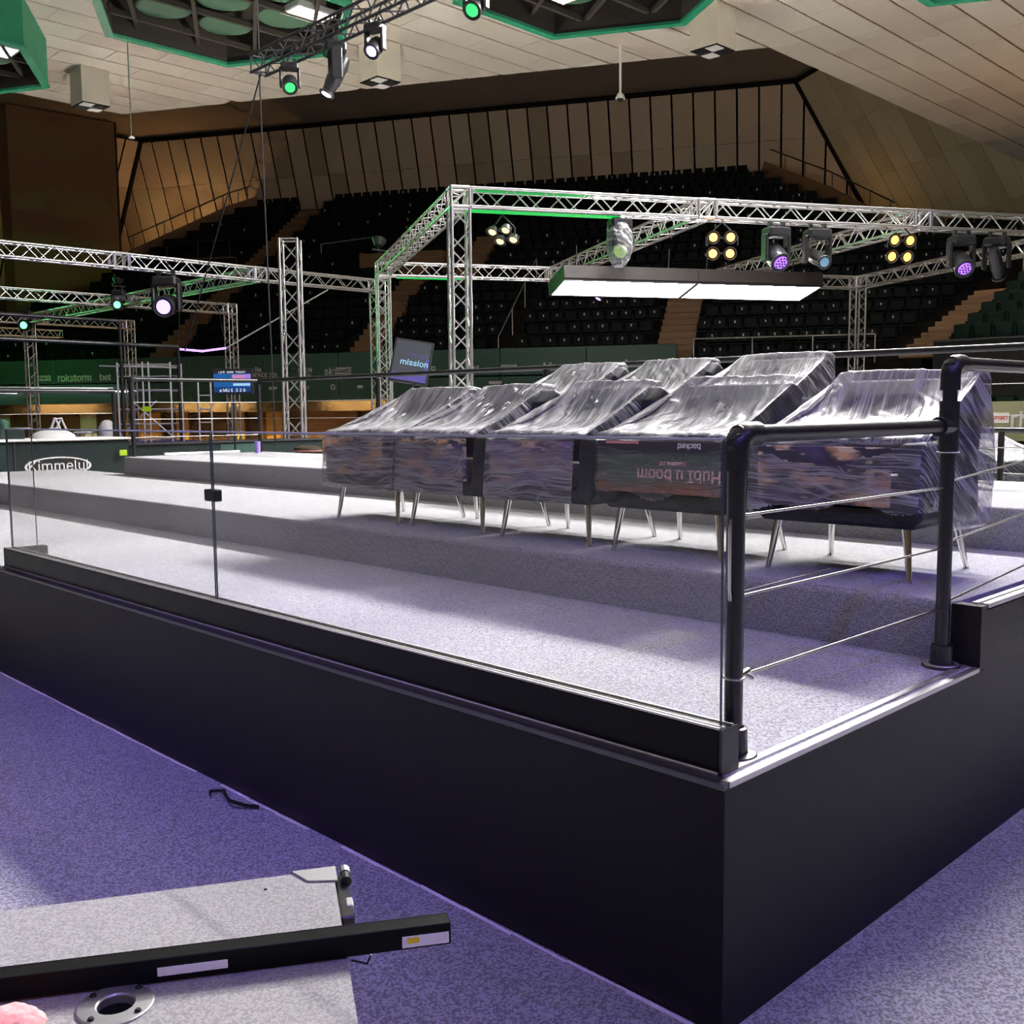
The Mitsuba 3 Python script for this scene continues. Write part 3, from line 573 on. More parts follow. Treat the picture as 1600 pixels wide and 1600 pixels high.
# ------------------------------------------------------------------ glass balustrade on the front edge
bk = thing('glass_balustrade', 'frameless glass balustrade in a black base channel along the front of the stage', 'railing')
YG = 5.66
part(bk, 'base_channel', box(.045, .125, .05, YG, ZP, ZP + .128, .004), 'm_black_gloss', label='glossy black base channel')
for x in (.052, .070, .112): part(bk, 'channel_trim', box(x - .004, x + .004, .05, YG, ZP + .126, ZP + .133), 'm_trim_metal', label='thin bright metal trim')
part(bk, 'foot_trim', box(.036, .047, .05, YG, ZP, ZP + .012, .003), 'm_trim_metal', label='thin bright metal trim')
part(bk, 'end_cap', box(.043, .127, .04, .05, ZP, ZP + .13, .002), 'm_black_plastic')
GT = 1.622; GX = .082
def pane(a, b, z0, z1, parent=bk, label=None):
    a, b = np.array([*a, 0.]), np.array([*b, 0.]); zz = V(0, 0, 1)
    m = trimesh.Trimesh([a + zz * z0, b + zz * z0, b + zz * z1, a + zz * z1], [[0, 1, 2], [0, 2, 3]], process=False)
    k = part(parent, 'pane', m, 'm_glass', label=label or 'clear glass pane')
    d = unit(b - a); w = .006
    part(k, 'edge', rod(a + zz * z0, a + zz * z1, .0035, 6), 'm_glass_edge'); part(parent, 'edge', rod(b + zz * z0, b + zz * z1, .0035, 6), 'm_glass_edge'); part(parent, 'top_edge', rod(a + zz * z1, b + zz * z1, .005, 6), 'm_glass_top')
pane((GX, .07), (GX, 2.862), ZP + .13, GT); pane((GX, 2.878), (GX, 5.6), ZP + .13, GT); pane((GX + .01, 5.61), (.245, 5.61), ZP + .13, GT)
part(bk, 'clip', box(GX - .02, GX + .02, 2.82, 2.92, 1.30, 1.355, .004), 'm_black_plastic', label='black glass clip')
part(bk, 'return_channel', box(.125, .30, 5.57, 5.65, ZP, ZP + .128, .004), 'm_black_gloss')
# ------------------------------------------------------------------ black pipe rails
PR = .0265
def elbow(c, d1, d2, r=.036, L=.10):
    c = np.array(c, float); return cat([tube([c + np.array(d1) * L] + bend(c + np.array(d1) * L * .55, c, c + np.array(d2) * L * .55, 8) + [c + np.array(d2) * L], r, 18)])
def tee(c, d, axis, r=.036, L=.095):
    c = np.array(c, float); a = np.array(axis, float); return cat([rod(c - a * L, c + a * L, r, 18), rod(c, c + np.array(d) * L, r, 18)])
def flange(c):
    c = np.array(c, float); return lathe([(0, 0), (.068, 0), (.072, .004), (.066, .010), (.042, .012), (.040, .085), (.031, .088), (.029, .02), (0, .02)], c, n=24)
rk = thing('pipe_rail', 'black pipe guard rail with steel wires along the right edge of the stage', 'railing')
A1 = V(.217, .118, 0); A2 = V(1.648, .118, 0); Zr = 1.632; Zr2 = 1.868
part(rk, 'post', rod(A1 + V(0, 0, ZP), A1 + V(0, 0, Zr), PR, 18), 'm_black_plastic', 40)
part(rk, 'post', rod(A2 + V(0, 0, ZP), A2 + V(0, 0, Zr2), PR, 18), 'm_black_plastic', 40)
part(rk, 'rail', rod(A1 + V(0, 0, Zr), A2 + V(0, 0, Zr), PR, 18), 'm_black_plastic', 40)
part(rk, 'rail', rod(A2 + V(0, 0, Zr2), V(5.3, .118, Zr2 + .02), PR, 18), 'm_black_plastic', 40)
part(rk, 'elbow', elbow(A1 + V(0, 0, Zr), V(1, 0, 0), V(0, 0, -1)), 'm_black_plastic', 40)
part(rk, 'elbow', elbow(A2 + V(0, 0, Zr2), V(1, 0, 0), V(0, 0, -1)), 'm_black_plastic', 40)
part(rk, 'tee', tee(A2 + V(0, 0, Zr), V(-1, 0, 0), V(0, 0, 1)), 'm_black_plastic', 40)
for c in (A1, A2): part(rk, 'flange', flange(c + V(0, 0, ZP)), 'm_black_plastic', 40)
part(rk, 'flange_ring', lathe([(.045, .011), (.066, .011), (.064, .014), (.046, .014)], A2 + V(0, 0, ZP), n=24), 'm_trim_metal', 40, label='bright metal flange ring')
for i, z in enumerate((1.402, 1.170, .937)):
    part(rk, 'wire', rod(A1 + V(.0, 0, z), A2 + V(0, 0, z), .0045, 8), 'm_wire', 40, label='steel wire')
    part(rk, 'wire', rod(A2 + V(.0, 0, z + .02), V(5.3, .118, z + .24), .0045, 8), 'm_wire', 40, label='steel wire')
part(rk, 'wire', rod(A1 + V(0, .03, 1.17), V(1.95, .75, .99), .003, 6), 'm_wire', 40, label='thin slack wire')
part(rk, 'wire_tie', cat([moved(trimesh.creation.torus(.029, .0035, 24, 8), tf.translation_matrix(A1 + V(0, 0, .937))), rod(A1 + V(.028, 0, .937), A1 + V(.075, 0, .945), .010, 8), rod(A1 + V(.05, -.004, .937), A1 + V(.078, -.012, .922), .006, 6)]), 'm_wire', 40, label='steel wire tie')
part(rk, 'wire_tie', moved(trimesh.creation.torus(.040, .003, 24, 8), tf.translation_matrix(A2 + V(0, 0, 1.535))), 'm_wire', 40, label='steel wire tie')
part(rk, 'bracket', tube([A1 + V(-.030, -.004, 1.395), A1 + V(-.037, -.006, 1.37), A1 + V(-.037, -.006, 1.2), A1 + V(-.030, -.004, 1.165)], .005, 8), 'm_wire', 40, label='bent steel bracket')
rk = thing('pipe_rail', 'long black pipe rail with thin wires along the rear edge of the stage', 'railing')
ZB = 2.12
for y in (.12, 2.9, 5.7, 8.5, 11.25): part(rk, 'post', rod(V(5.3, y, ZR), V(5.3, y, ZB), PR, 14), 'm_black_plastic', 40)
part(rk, 'post', rod(V(3.47, 11.25, ZR - .02), V(3.47, 11.25, ZB), PR, 14), 'm_black_plastic', 40)
part(rk, 'rail', rod(V(5.3, .12, ZB), V(5.3, 11.25, ZB + .05), PR, 14), 'm_black_plastic', 40)
part(rk, 'rail', rod(V(5.3, 11.25, ZB + .05), V(3.47, 11.25, ZB + .04), PR, 14), 'm_black_plastic', 40)
part(rk, 'elbow', elbow(V(3.47, 11.25, ZB + .04), V(1, 0, 0), V(0, 0, -1)), 'm_black_plastic', 40)
part(rk, 'tee', tee(V(3.47, 11.25, 2.0), V(1, 0, 0), V(0, 0, 1), L=.06), 'm_black_plastic', 40)
for z in (1.42, 1.65, 1.87):
    part(rk, 'wire', rod(V(5.3, .12, z), V(5.3, 11.25, z), .004, 6), 'm_wire'); part(rk, 'wire', rod(V(5.3, 11.25, z), V(3.47, 11.25, z), .004, 6), 'm_wire')

# ------------------------------------------------------------------ armchairs wrapped in stretch film
CHW, CHD = .83, .74
PROF = [(.0, .265), (.03, .60), (.76, .905), (.86, .90), (.765, .50), (.70, .235), (.12, .235)]
def rounded(profile, y0, y1, r, top=None):
    out = []
    for x, z in profile:
        for y in ((y0 + r, y1 - r) if z < .7 or top is None else (y0 + r + top[0], y1 - r - top[1])):
            s = m3.Manifold.sphere(r, 14).translate([x, y, z]); out.append(s)
    return m3.Manifold.batch_hull(out)
def to_tri(m): q = m.to_mesh(); return trimesh.Trimesh(q.vert_properties[:, :3], q.tri_verts, process=False)
def arm_mesh(y0, y1): return to_tri(rounded([(.04, .29), (.075, .575), (.50, .575), (.58, .58), (.62, .29)], y0, y1, .032))
PARTS = {
    'seat_base': (box(.03, .66, .03, CHW - .03, .235, .315, .02), 'm_navy'),
    'seat_cushion': (to_tri(rounded([(.085, .36), (.085, .43), (.56, .41), (.56, .36)], .125, CHW - .125, .04)), 'm_navy'),
    'backrest': (to_tri(rounded([(.50, .33), (.66, .80), (.75, .865), (.80, .84), (.70, .46), (.64, .33)], .05, CHW - .05, .035)), 'm_navy'),
    'arm': (arm_mesh(.0, .125), 'm_navy'), 'arm_001': (arm_mesh(CHW - .125, CHW), 'm_navy'),
}
for i, (x, y, dx, dy) in enumerate([(.10, .10, -.03, -.035), (.10, CHW - .10, -.03, .035), (.62, .10, .055, -.035), (.62, CHW - .10, .055, .035)]):
    n = 'leg' + (f'_{i:03d}' if i else '')
    PARTS[n] = (cat([rod((x + dx, y + dy, 0), (x, y, .24), .011, 12, .02), lathe([(0, 0), (.012, 0), (.013, .008), (0, .008)], V(x + dx, y + dy, 0), n=12)]), 'm_chrome')
CH_D = {n: mikit.ply(m, c, smooth=40) for n, (m, c) in PARTS.items()}
CARD_D = mikit.ply(box(-.014, -.002, .125, CHW - .05, .33, .59, .004), 'm_print')
CARDG_D = mikit.ply(box(-.014, -.002, .02, CHW - .02, .33, .60, .003), 'm_print_green')
def film_mesh(seed, y0, y1, zlo, bare=False):
    base = rounded(PROF, y0, y1, .04, (.07, .05)).refine_to_length(.0125)
    q = base.to_mesh(); m = trimesh.Trimesh(q.vert_properties[:, :3], q.tri_verts, process=True)
    c = m.triangles_center; keep = ~((m.face_normals[:, 2] < -.75) & (c[:, 2] < .3)); 
    if zlo: keep &= ~((c[:, 2] < zlo + .018 * np.sin(c[:, 1] * 17 + seed) + .02 * np.sin(c[:, 1] * 7 + 2 * seed)) & (c[:, 0] < .2))
    if bare: keep &= ~((m.face_normals[:, 1] < -.45) & (c[:, 2] < .60))
    m.update_faces(keep); m.remove_unreferenced_vertices()
    v = m.vertices.copy(); n = m.vertex_normals.copy(); s = seed * 13.7
    front, slope, side = np.clip(-n[:, 0] * 1.5 - .4, 0, 1), np.clip(n[:, 2] * 1.6 - .3, 0, 1), np.clip(np.abs(n[:, 1]) * 2 - .7, 0, 1)
    nz = lambda a, b, c_: meshkit.fbm(np.stack([a, b, c_], -1), 3, seed)
    def ridge(q): return (1 - np.abs(2 * q - 1)) ** 3
    u = v[:, 0] * .8 + v[:, 2] * .6
    wob = nz(v[:, 0] * 4, v[:, 1] * 4 + s, v[:, 2] * 4)
    h = front * (.0035 * ridge(nz(v[:, 1] * 3.5 + s, v[:, 2] * 30 + wob * 5, wob * 0)) - .002)
    h += slope * (.009 * ridge(nz(u * 2.2 + s, (v[:, 1] - .2 * v[:, 0]) * 11 + wob * 4, wob * 0 + 2)) + .002 * ridge(nz(u * 5 + s, v[:, 1] * 24 + wob * 5, wob * 0 + 5)) - .004)
    h += side * (.005 * nz((v[:, 0] - .6 * v[:, 2]) * 4 + s, (v[:, 2] + .75 * v[:, 0]) * 24 + wob * 3, wob * 0 + 8) - .002)
    w = np.clip((v[:, 1] - y0) / (y1 - y0), 0, 1); sag = np.sin(math.pi * w) * np.sin(math.pi * np.clip((v[:, 0] - .03) / .5, 0, 1))
    h -= slope * np.sin(math.pi * np.clip((v[:, 0] - .03) / .72, 0, 1)) * (.028 + .055 * np.sin(math.pi * w) ** .7 + .03 * nz(v[:, 0] * 2 + s, v[:, 1] * 5, wob * 0))
    h += (.022 * nz(v[:, 1] * 4 + s, v[:, 0] * 3, v[:, 2] * 3) - .011)
    m.vertices = v + n * h[:, None]; return m
def armchair(x, y, z, label, group, card=None, y0=-.01, y1=CHW + .01, zlo=0., rot=0., seed=1, bare=False):
    k = thing('armchair', label, 'armchair', group); M = frame(V(x, y, z), V(math.cos(rot), math.sin(rot), 0), z=V(0, 0, 1))
    for n, d in CH_D.items():
        if n.startswith('leg'): share(k, 'leg', d, M, 'tapered chrome leg')
        else: share(k, 'arm' if n.startswith('arm') else n, d, M)
    if card: share(k, 'printed_card', CARD_D if card == 1 else CARDG_D, M, 'printed card behind the film' if card == 1 else 'dark green printed card with orange lettering behind the film')
    part(k, 'film_wrap', moved(film_mesh(seed, y0, y1, zlo, bare), M), 'm_film_clear' if card == 2 else 'm_film', True, label='creased clear stretch film')
    return k, M
XF, GRP = 1.985, None
ys = [(.37, 'film-wrapped navy armchair nearest the right corner, behind the black pipe rail', 1, -.015, CHW + .01, .315),
      (1.34, 'film-wrapped navy armchair with a dark green printed card reading upside down in front', 2, -.01, CHW + .01, .33),
      (2.21, 'film-wrapped navy armchair of the front row, third from the right-hand corner post', 1, .085, CHW + .01, 0),
      (3.09, 'film-wrapped navy armchair with a bare black arm, second from the left in front', 1, .11, CHW + .01, 0),
      (3.945, 'film-wrapped navy armchair at the left end of the front row', 1, -.01, CHW + .01, 0)]
for i, (y, lab, card, a, b, zlo) in enumerate(ys):
    k, M = armchair(XF, y, ZQ, lab, 'wrapped armchairs of the front row', card, a, b, zlo, rng.uniform(-.015, .015), 3 + i, i in (2, 3))
    if card == 2:
        cen = lambda yy, zz: V(XF - .0145, y + yy, ZQ + zz)
        part(k + '__printed_card', 'lettering', text('HubI u boom', .062, cen(.27, .425), V(0, 1, 0), V(0, 0, -1), .002), 'm_print_text', label='orange lettering upside down')
        part(k + '__printed_card', 'lettering', text('boxtonA sld', .022, cen(.30, .485), V(0, 1, 0), V(0, 0, -1), .002), 'm_print_text', label='small pale line upside down')
        part(k + '__printed_card', 'lettering', text('backed', .030, cen(.20, .575), V(0, 1, 0), V(0, 0, -1), .002), 'm_tape_white', label='small white word upside down')
        part(k + '__printed_card', 'stripe', box(XF - .017, XF - .015, y + .52, y + .74, ZQ + .585, ZQ + .598), 'm_pink', label='pink printed stripe')
for i, (y, lab) in enumerate([(2.13, 'film-wrapped armchair at the right end of the rear row on the upper step'), (3.07, 'film-wrapped armchair in the middle of the rear row with a dark bare side'), (4.0, 'film-wrapped armchair of the rear row left of the middle one'), (4.95, 'film-wrapped armchair at the left end of the rear row')]):
    if i == 3: continue
    armchair(3.82, y, ZR, lab, 'wrapped armchairs of the rear row', None, .05 if i else -.01, CHW + .01, 0, rng.uniform(-.03, .03), 11 + i, i in (1, 2))
# ------------------------------------------------------------------ neighbouring platform with wrapped seats at the right edge
nk = thing('far_platform', 'grey carpeted low platform beyond the stage at the right edge', 'stage')
part(nk, 'deck', box(6.9, 13.5, -2.5, 3.6, .2, .50), 'm_carpet'); part(nk, 'fascia', box(6.86, 6.9, -2.5, 3.6, 0, .49), 'm_black_panel')
armchair(10.0, 2.35, .50, 'pinkish lit film-wrapped armchair at the right edge beyond the stage', 'wrapped armchairs beyond the stage', None, -.01, CHW + .01, 0, 1.2, 21)
armchair(10.3, 1.2, .50, 'film-wrapped armchair just outside the right edge beyond the stage', 'wrapped armchairs beyond the stage', None, -.01, CHW + .01, 0, .8, 22)
rk = thing('pipe_rail', 'short black pipe rail beyond the stage at the right edge', 'railing')
pa, pb = V(8.18, 2.30, .5), V(7.6, -1.2, .5)
part(rk, 'post', rod(pa, pa + V(0, 0, .97), .03, 12), 'm_black_plastic'); part(rk, 'post', rod(pb, pb + V(0, 0, .97), .03, 12), 'm_black_plastic')
part(rk, 'rail', rod(pa + V(.35, .45, .98), pb + V(0, 0, .97), .03, 12), 'm_black_plastic')
for z in (.55, .78): part(rk, 'wire', rod(pa + V(.35, .45, z), pb + V(0, 0, z), .005, 6), 'm_wire')

# ------------------------------------------------------------------ foreground deck with socket, trim bar, bracket, pink cloth
E1, E2 = unit(V(-.876, .482, 0)), unit(V(-.508, -.861, 0)); DC = V(-1.012, .342, .7)
def DK(a, b, z): return DC + E1 * a + E2 * b + V(0, 0, z)
DMx = np.eye(4); DMx[:3, 0], DMx[:3, 1], DMx[:3, 3] = E1, E2, DC
dk = thing('deck_panel', 'grey carpeted platform deck with a round pipe socket in the lower left foreground', 'stage')
hole = sg.Point(.396, .424).buffer(.045, 24)
part(dk, 'carpet', moved(extrude(sg.Polygon([(0, 0), (2.4, 0), (2.4, 1.05), (0, 1.05)]).difference(hole), .03), DMx @ tf.translation_matrix([0, 0, -.03])), 'm_deck_carpet')
part(dk, 'fascia', moved(cat([box(.01, 2.39, .01, .03, -.7, -.03), box(.01, .03, .01, 1.04, -.7, -.03), box(.01, 2.39, 1.02, 1.04, -.7, -.03)]), DMx), 'm_black_panel')
part(dk, 'corner_plate', moved(extrude(sg.Polygon([(-.004, -.004), (.085, -.004), (.055, .048), (-.004, .062)]).buffer(.002), .004), DMx), 'm_dull_metal', label='small pointed metal corner plate')
sk = part(dk, 'socket', lathe([(.030, -.012), (.030, .002), (.033, .005), (.060, .005), (.063, .003), (.063, 0), (.044, -.001), (.036, -.012)], DK(.396, .424, 0), n=36), 'm_dull_metal', 40, label='round metal pipe socket')
for a in (20, 110, 200, 290): part(sk, 'screw', lathe([(0, .009), (.004, .009), (.006, .006), (0, .006)], DK(.396, .424, 0) + .052 * az(a), n=10), 'm_dark')
part(dk, 'socket_well', lathe([(0, -.25), (.036, -.25), (.036, -.012), (.030, -.012), (.030, -.24), (0, -.24)], DK(.396, .424, 0), n=24), 'm_dark')
part(dk, 'latch', cat([moved(box(-.03, -.003, .01, .20, -.06, -.012, .004), DMx), rod(DK(-.024, .02, -.005), DK(-.024, .06, -.005), .012, 12)]), 'm_black_plastic', label='black latch hanging at the deck edge')
part(dk, 'latch_pin', cat([rod(DK(-.024, .004, -.004), DK(-.024, .03, -.004), .013, 12), moved(box(-.032, -.016, .12, .16, -.058, -.01, .003), DMx)]), 'm_dull_metal', label='pale metal latch pin')
part(dk, 'screw', lathe([(0, .002), (.003, .002), (.003, 0), (0, 0)], DK(.145, .058, 0), n=8), 'm_dark')
ba, bb = V(-1.032, -.072, .712), V(-2.15, .605, .712); bd = unit(bb - ba)
BM = frame(ba, bd, z=V(0, 0, 1)); BL = np.linalg.norm(bb - ba)
mat('m_bar_black', (.006, .006, .006), .4, spec=.08)
tb_ = thing('trim_bar', 'long black metal trim bar lying across the foreground deck', 'bar')
part(tb_, 'body', moved(cat([box(0, BL, -.016, .018, .012, .034, .002), box(0, BL, .014, .022, -.008, .034, .0015), box(0, BL, -.02, -.014, -.008, .034, .0015)]), BM), 'm_bar_black')
part(tb_, 'tape', moved(box(.004, .092, .0222, .0232, -.004, .018), BM), 'm_tape_white', label='torn white tape'); part(tb_, 'tape', moved(box(.06, .082, .0234, .0240, .004, .015), BM), 'm_tape_yellow', label='yellow tape')
part(tb_, 'tape', moved(box(.405, .525, .0222, .0232, .002, .018), BM), 'm_tape_white', label='torn white tape')
wk_ = thing('wire_loop', 'thin black wire loop hanging from the trim bar over the deck edge', 'cable'); add(wk_, tube([DK(-.004, .31, -.0), DK(-.035, .315, -.005), DK(-.05, .35, -.01), DK(-.035, .39, -.012), DK(-.006, .385, -.003)], .0018, 6), 'm_black_plastic', 40)
pm = trimesh.creation.icosphere(4, 1.0); v = pm.vertices * np.array([.072, .046, .028]); nn = meshkit.fbm(v * 38, 3, 2); v *= (.8 + .4 * nn)[:, None]
pm.vertices = v; pm.apply_transform(frame(V(-1.752, .205, .722), V(-1, .35, 0), z=V(0, 0, 1)))
pc = thing('pink_cloth', 'crumpled pink fluffy cloth in the lower left corner of the deck', 'cloth'); add(pc, pm, 'm_pink', True)
# ------------------------------------------------------------------ silver box trusses
UNIT_BRACE = rod((0, 0, 0), (0, 0, 1), 1, 6)
BRACE_D = {}
def brace(parent, a, b, r, m):
    L = np.linalg.norm(b - a); d = (b - a) / L; h = V(0, 0, 1) if abs(d[2]) < .9 else V(1, 0, 0)
    x = unit(np.cross(h, d)); M = np.eye(4); M[:3, 0], M[:3, 1], M[:3, 2], M[:3, 3] = x * r, np.cross(d, x) * r, d * L, a
    if m not in BRACE_D: BRACE_D[m] = mikit.ply(UNIT_BRACE, m, smooth=40)
    share(parent, 'diagonal_brace', BRACE_D[m], M)
def truss(a, b, s, label, side, m='m_alu', single=True, rc=.024, rb=.011, pitch=None, ends=True):
    """four-chord box truss about the line a-b; side = direction of one pair of faces"""
    k = thing('box_truss', label, 'truss'); a, b = np.array(a, float), np.array(b, float); d = unit(b - a); L = np.linalg.norm(b - a)
    x = unit(np.array(side, float) - np.dot(side, d) * d); y = np.cross(d, x); h = s / 2 - rc
    C = [a + x * h * i + y * h * j for i, j in ((1, 1), (-1, 1), (-1, -1), (1, -1))]
    for c in C: part(k, 'chord', rod(c, c + d * L, rc, 10), m, 40)
    n = max(2, round(L / (pitch or s * .92))); n += n % 2; p = L / n; bulk = []
    for f in range(4):
        c0, c1 = C[f], C[(f + 1) % 4]
        for i in range(n):
            A0, A1 = (c0, c1) if i % 2 == 0 else (c1, c0); qa, qb = A0 + d * (i * p + .012), A1 + d * ((i + 1) * p - .012)
            if single: brace(k, qa, qb, rb, m)
            else: bulk.append(rod(qa, qb, rb, 5))
        if ends:
            for e in (.015, L - .015): bulk.append(rod(c0 + d * e, c1 + d * e, rb * 1.3, 6))
    if bulk: part(k, 'end_frame' if single else 'lattice', cat(bulk), m, 40)
    return k
EM, EE, TO = az(-29), az(61), V(7.38, 9.33, 0)
def TR(a, b, z): return TO + EM * a + EE * b + V(0, 0, z)
SS = .30; ZC = 4.8 - SS / 2
def corner(p, label, m='m_alu', s=SS, side=EM):
    k = thing('truss_corner', label, 'truss'); h = s / 2; x = unit(side); y = np.cross(V(0, 0, 1), x); e = []; P_ = {}
    for i in (-1, 1):
        for j in (-1, 1):
            for l in (-1, 1): P_[i, j, l] = np.array(p) + x * i * (h - .02) + y * j * (h - .02) + V(0, 0, l * (h - .02))
    for q in P_:
        for ax in range(3):
            if q[ax] < 0: w = list(q); w[ax] = 1; e.append(rod(P_[q], P_[tuple(w)], .024, 8))
    part(k, 'frame', cat(e), m, 40)
    part(k, 'gusset', cat([rod(P_[-1, j, -1], P_[1, j, 1], .011, 6) for j in (-1, 1)] + [rod(P_[i, -1, 1], P_[i, 1, -1], .011, 6) for i in (-1, 1)]), m, 40)
h2 = SS / 2
names = {0: 'near left', 3.7: 'second', 7.4: 'third', 11.2: 'right'}
truss(TR(h2, 0, ZC), TR(3.7 - h2, 0, ZC), SS, 'front silver truss beam with a green glow starting at the near left column', EE)
truss(TR(3.7 + h2, 0, ZC), TR(7.4 - h2, 0, ZC), SS, 'front silver truss beam carrying the violet wash head above the LED panels', EE)
truss(TR(7.4 + h2, 0, ZC), TR(12.4, 0, ZC), SS, 'front silver truss beam running out of the frame at the right', EE)
truss(TR(0, h2, ZC), TR(0, 7.2 - h2, ZC), SS, 'silver truss beam slanting back from the near left column to the far left column', EM)
truss(TR(3.7, h2, ZC), TR(3.7, 7.2 - h2, ZC), SS, 'silver cross beam running back above the left end of the LED panels', EM)
truss(TR(7.4, h2, ZC), TR(7.4, 7.2 - h2, ZC), SS, 'silver cross beam running back beside the amber blinder lamp at the right', EM)
truss(TR(11.2, .8, ZC), TR(11.2, 7.2 - h2, ZC), SS, 'silver cross beam at the right edge running back to the far right column', EM)
truss(TR(h2, 7.2, ZC), TR(3.7 - h2, 7.2, ZC), SS, 'rear silver truss beam between the far left column and the LED panels', EE)
truss(TR(3.7 + h2, 7.2, ZC), TR(11.2 - h2, 7.2, ZC), SS, 'rear silver truss beam behind the LED panels', EE, single=False)
truss(TR(0, 0, 0), TR(0, 0, ZC - h2), SS, 'near left silver truss column lit partly green', EM)
truss(TR(0, 7.2, 0), TR(0, 7.2, ZC - h2), SS, 'far left silver truss column behind the tilted monitor', EM)
truss(TR(11.2, 7.2, 0), TR(11.2, 7.2, ZC - h2), SS, 'far right silver truss column behind the wrapped armchairs', EM)
for (a, b), t in {(0, 0): 'corner block on the near left silver column', (3.7, 0): 'truss block in the front beam above the left LED panel', (7.4, 0): 'truss block in the front beam by the right amber blinder', (0, 7.2): 'corner block on the far left silver column', (11.2, 7.2): 'corner block on the far right silver column', (3.7, 7.2): 'truss block at the rear end of the left cross beam', (7.4, 7.2): 'truss block at the rear end of the right cross beam'}.items(): corner(TR(a, b, ZC), t)
# left grid
YL = [17.95, 24.75, 31.3]; XL = [9.35, 12.48]
sd = V(0, 1, 0)
truss((-1.5, YL[0], ZC), (6.2, YL[0], ZC), SS, 'front silver truss beam entering from the left edge', sd)
truss((6.5, YL[0], ZC), (9.2, YL[0], ZC), SS, 'front left truss beam that carries the round violet wash head', sd)
truss((9.5, YL[0], ZC), (12.33, YL[0], ZC), SS, 'short silver truss beam right of the lone column', sd)
truss((9.35, YL[0] + h2, ZC), (9.35, YL[1] - h2, ZC), SS, 'green lit cross beam running back from the lone column', V(1, 0, 0))
truss((9.35, YL[1] + h2, ZC), (9.35, YL[2] - h2, ZC), SS, 'green lit cross beam between the two green lamps', V(1, 0, 0))
truss((3, YL[1], ZC), (9.2, YL[1], ZC), SS, 'second silver truss beam from the left edge', sd)
truss((9.5, YL[1], ZC), (12.33, YL[1], ZC), SS, 'silver truss beam under the round violet wash head', sd)
truss((5, YL[2], ZC), (9.2, YL[2], ZC), SS, 'third silver truss beam at the left edge behind the green lamp', sd, single=False)
truss((9.5, YL[2], ZC), (12.33, YL[2], ZC), SS, 'third silver truss beam between the two rear left columns', sd, single=False)
truss((8.0, 36.5, ZC), (12.3, 36.5, ZC), SS, 'rearmost green lit truss beam at the left edge', sd, single=False)
for i, (x, y, t) in enumerate([(12.48, YL[0], 'silver truss column beside the far left column of the box truss'), (12.48, YL[1], 'silver truss column behind the blue screen'), (12.48, YL[2], 'silver truss column left of the rail corner'), (9.35, YL[2], 'silver truss column near the left edge under the green lamp')]):
    truss((x, y, 0), (x, y, ZC - h2), SS, t, V(1, 0, 0), single=i < 2); corner((x, y, ZC), t.replace('silver truss column', 'corner block on the silver column'), side=V(1, 0, 0))
for x, y, t in [(6.35, YL[0], 'truss joint block in the front left beam'), (9.35, YL[0], 'truss joint block behind the lone column'), (9.35, YL[1], 'truss joint block at the green lamp on the second beam')]: corner((x, y, ZC), t, side=V(1, 0, 0))
truss((8.7, 15.68, 0), (8.7, 15.68, 5.03), .40, 'lone tall silver truss column standing in front of the left truss beam', FWD * V(1, 1, 0), rc=.03, rb=.013, pitch=.42)
# added glowing strips that imitate green light on the beams
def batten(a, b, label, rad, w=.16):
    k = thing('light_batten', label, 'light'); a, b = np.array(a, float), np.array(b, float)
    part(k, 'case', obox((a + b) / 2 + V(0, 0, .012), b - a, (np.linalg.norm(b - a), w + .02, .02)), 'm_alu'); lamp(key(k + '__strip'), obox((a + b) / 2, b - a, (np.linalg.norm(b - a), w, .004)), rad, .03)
batten(TR(.1, 0, 4.485), TR(2.35, 0, 4.485), 'added green glow strip under the front beam beside the near left column', (.01, .62, .09), .22)
batten(TR(.1, 0, 4.765), TR(1.9, 0, 4.765), 'added green glow strip inside the top of the front beam beside the near left column', (.01, .40, .07), .18)
batten(TR(.3, 7.2, 4.485), TR(1.7, 7.2, 4.485), 'added green glow strip under the rear beam beside the far left column', (.01, .60, .08), .2)
# ------------------------------------------------------------------ dark overhead truss and its lamps
truss((6.45, 12.9, 7.06), (6.45, 2.0, 7.06), .30, 'black overhead lighting truss crossing the top of the frame', V(1, 0, 0), m='m_dark_alu', rc=.022)
truss((11.3, 8.7, 9.85), (11.3, .6, 9.85), .30, 'black lighting truss above the frame that carries the white rig panels', V(1, 0, 0), m='m_dark_alu', single=False)
def hang(a, b, label, m='m_dark_alu', r=.009):
    k = thing('rigging_cable', label, 'cable'); add(k, rod(a, b, r, 6), m)
hang((6.45, 12.85, 7.2), (6.45, 12.85, HC), 'steel cable that holds the left end of the black overhead truss')
hang((6.45, 12.8, 6.95), (7.6, 17.9, 3.0), 'long slack black cable slanting down from the end of the black overhead truss', 'm_black_metal', .012)
hang((6.47, 12.9, 6.95), (6.55, 12.9, 1.2), 'thin black cable dropping straight from the end of the black overhead truss', 'm_black_metal', .012)
hang((11.3, 8.4, 10.0), (11.3, 8.4, HC), 'steel cable above the white rig panels'); hang((11.3, 1.0, 10.0), (11.3, 1.0, HC), 'second steel cable above the white rig panels')
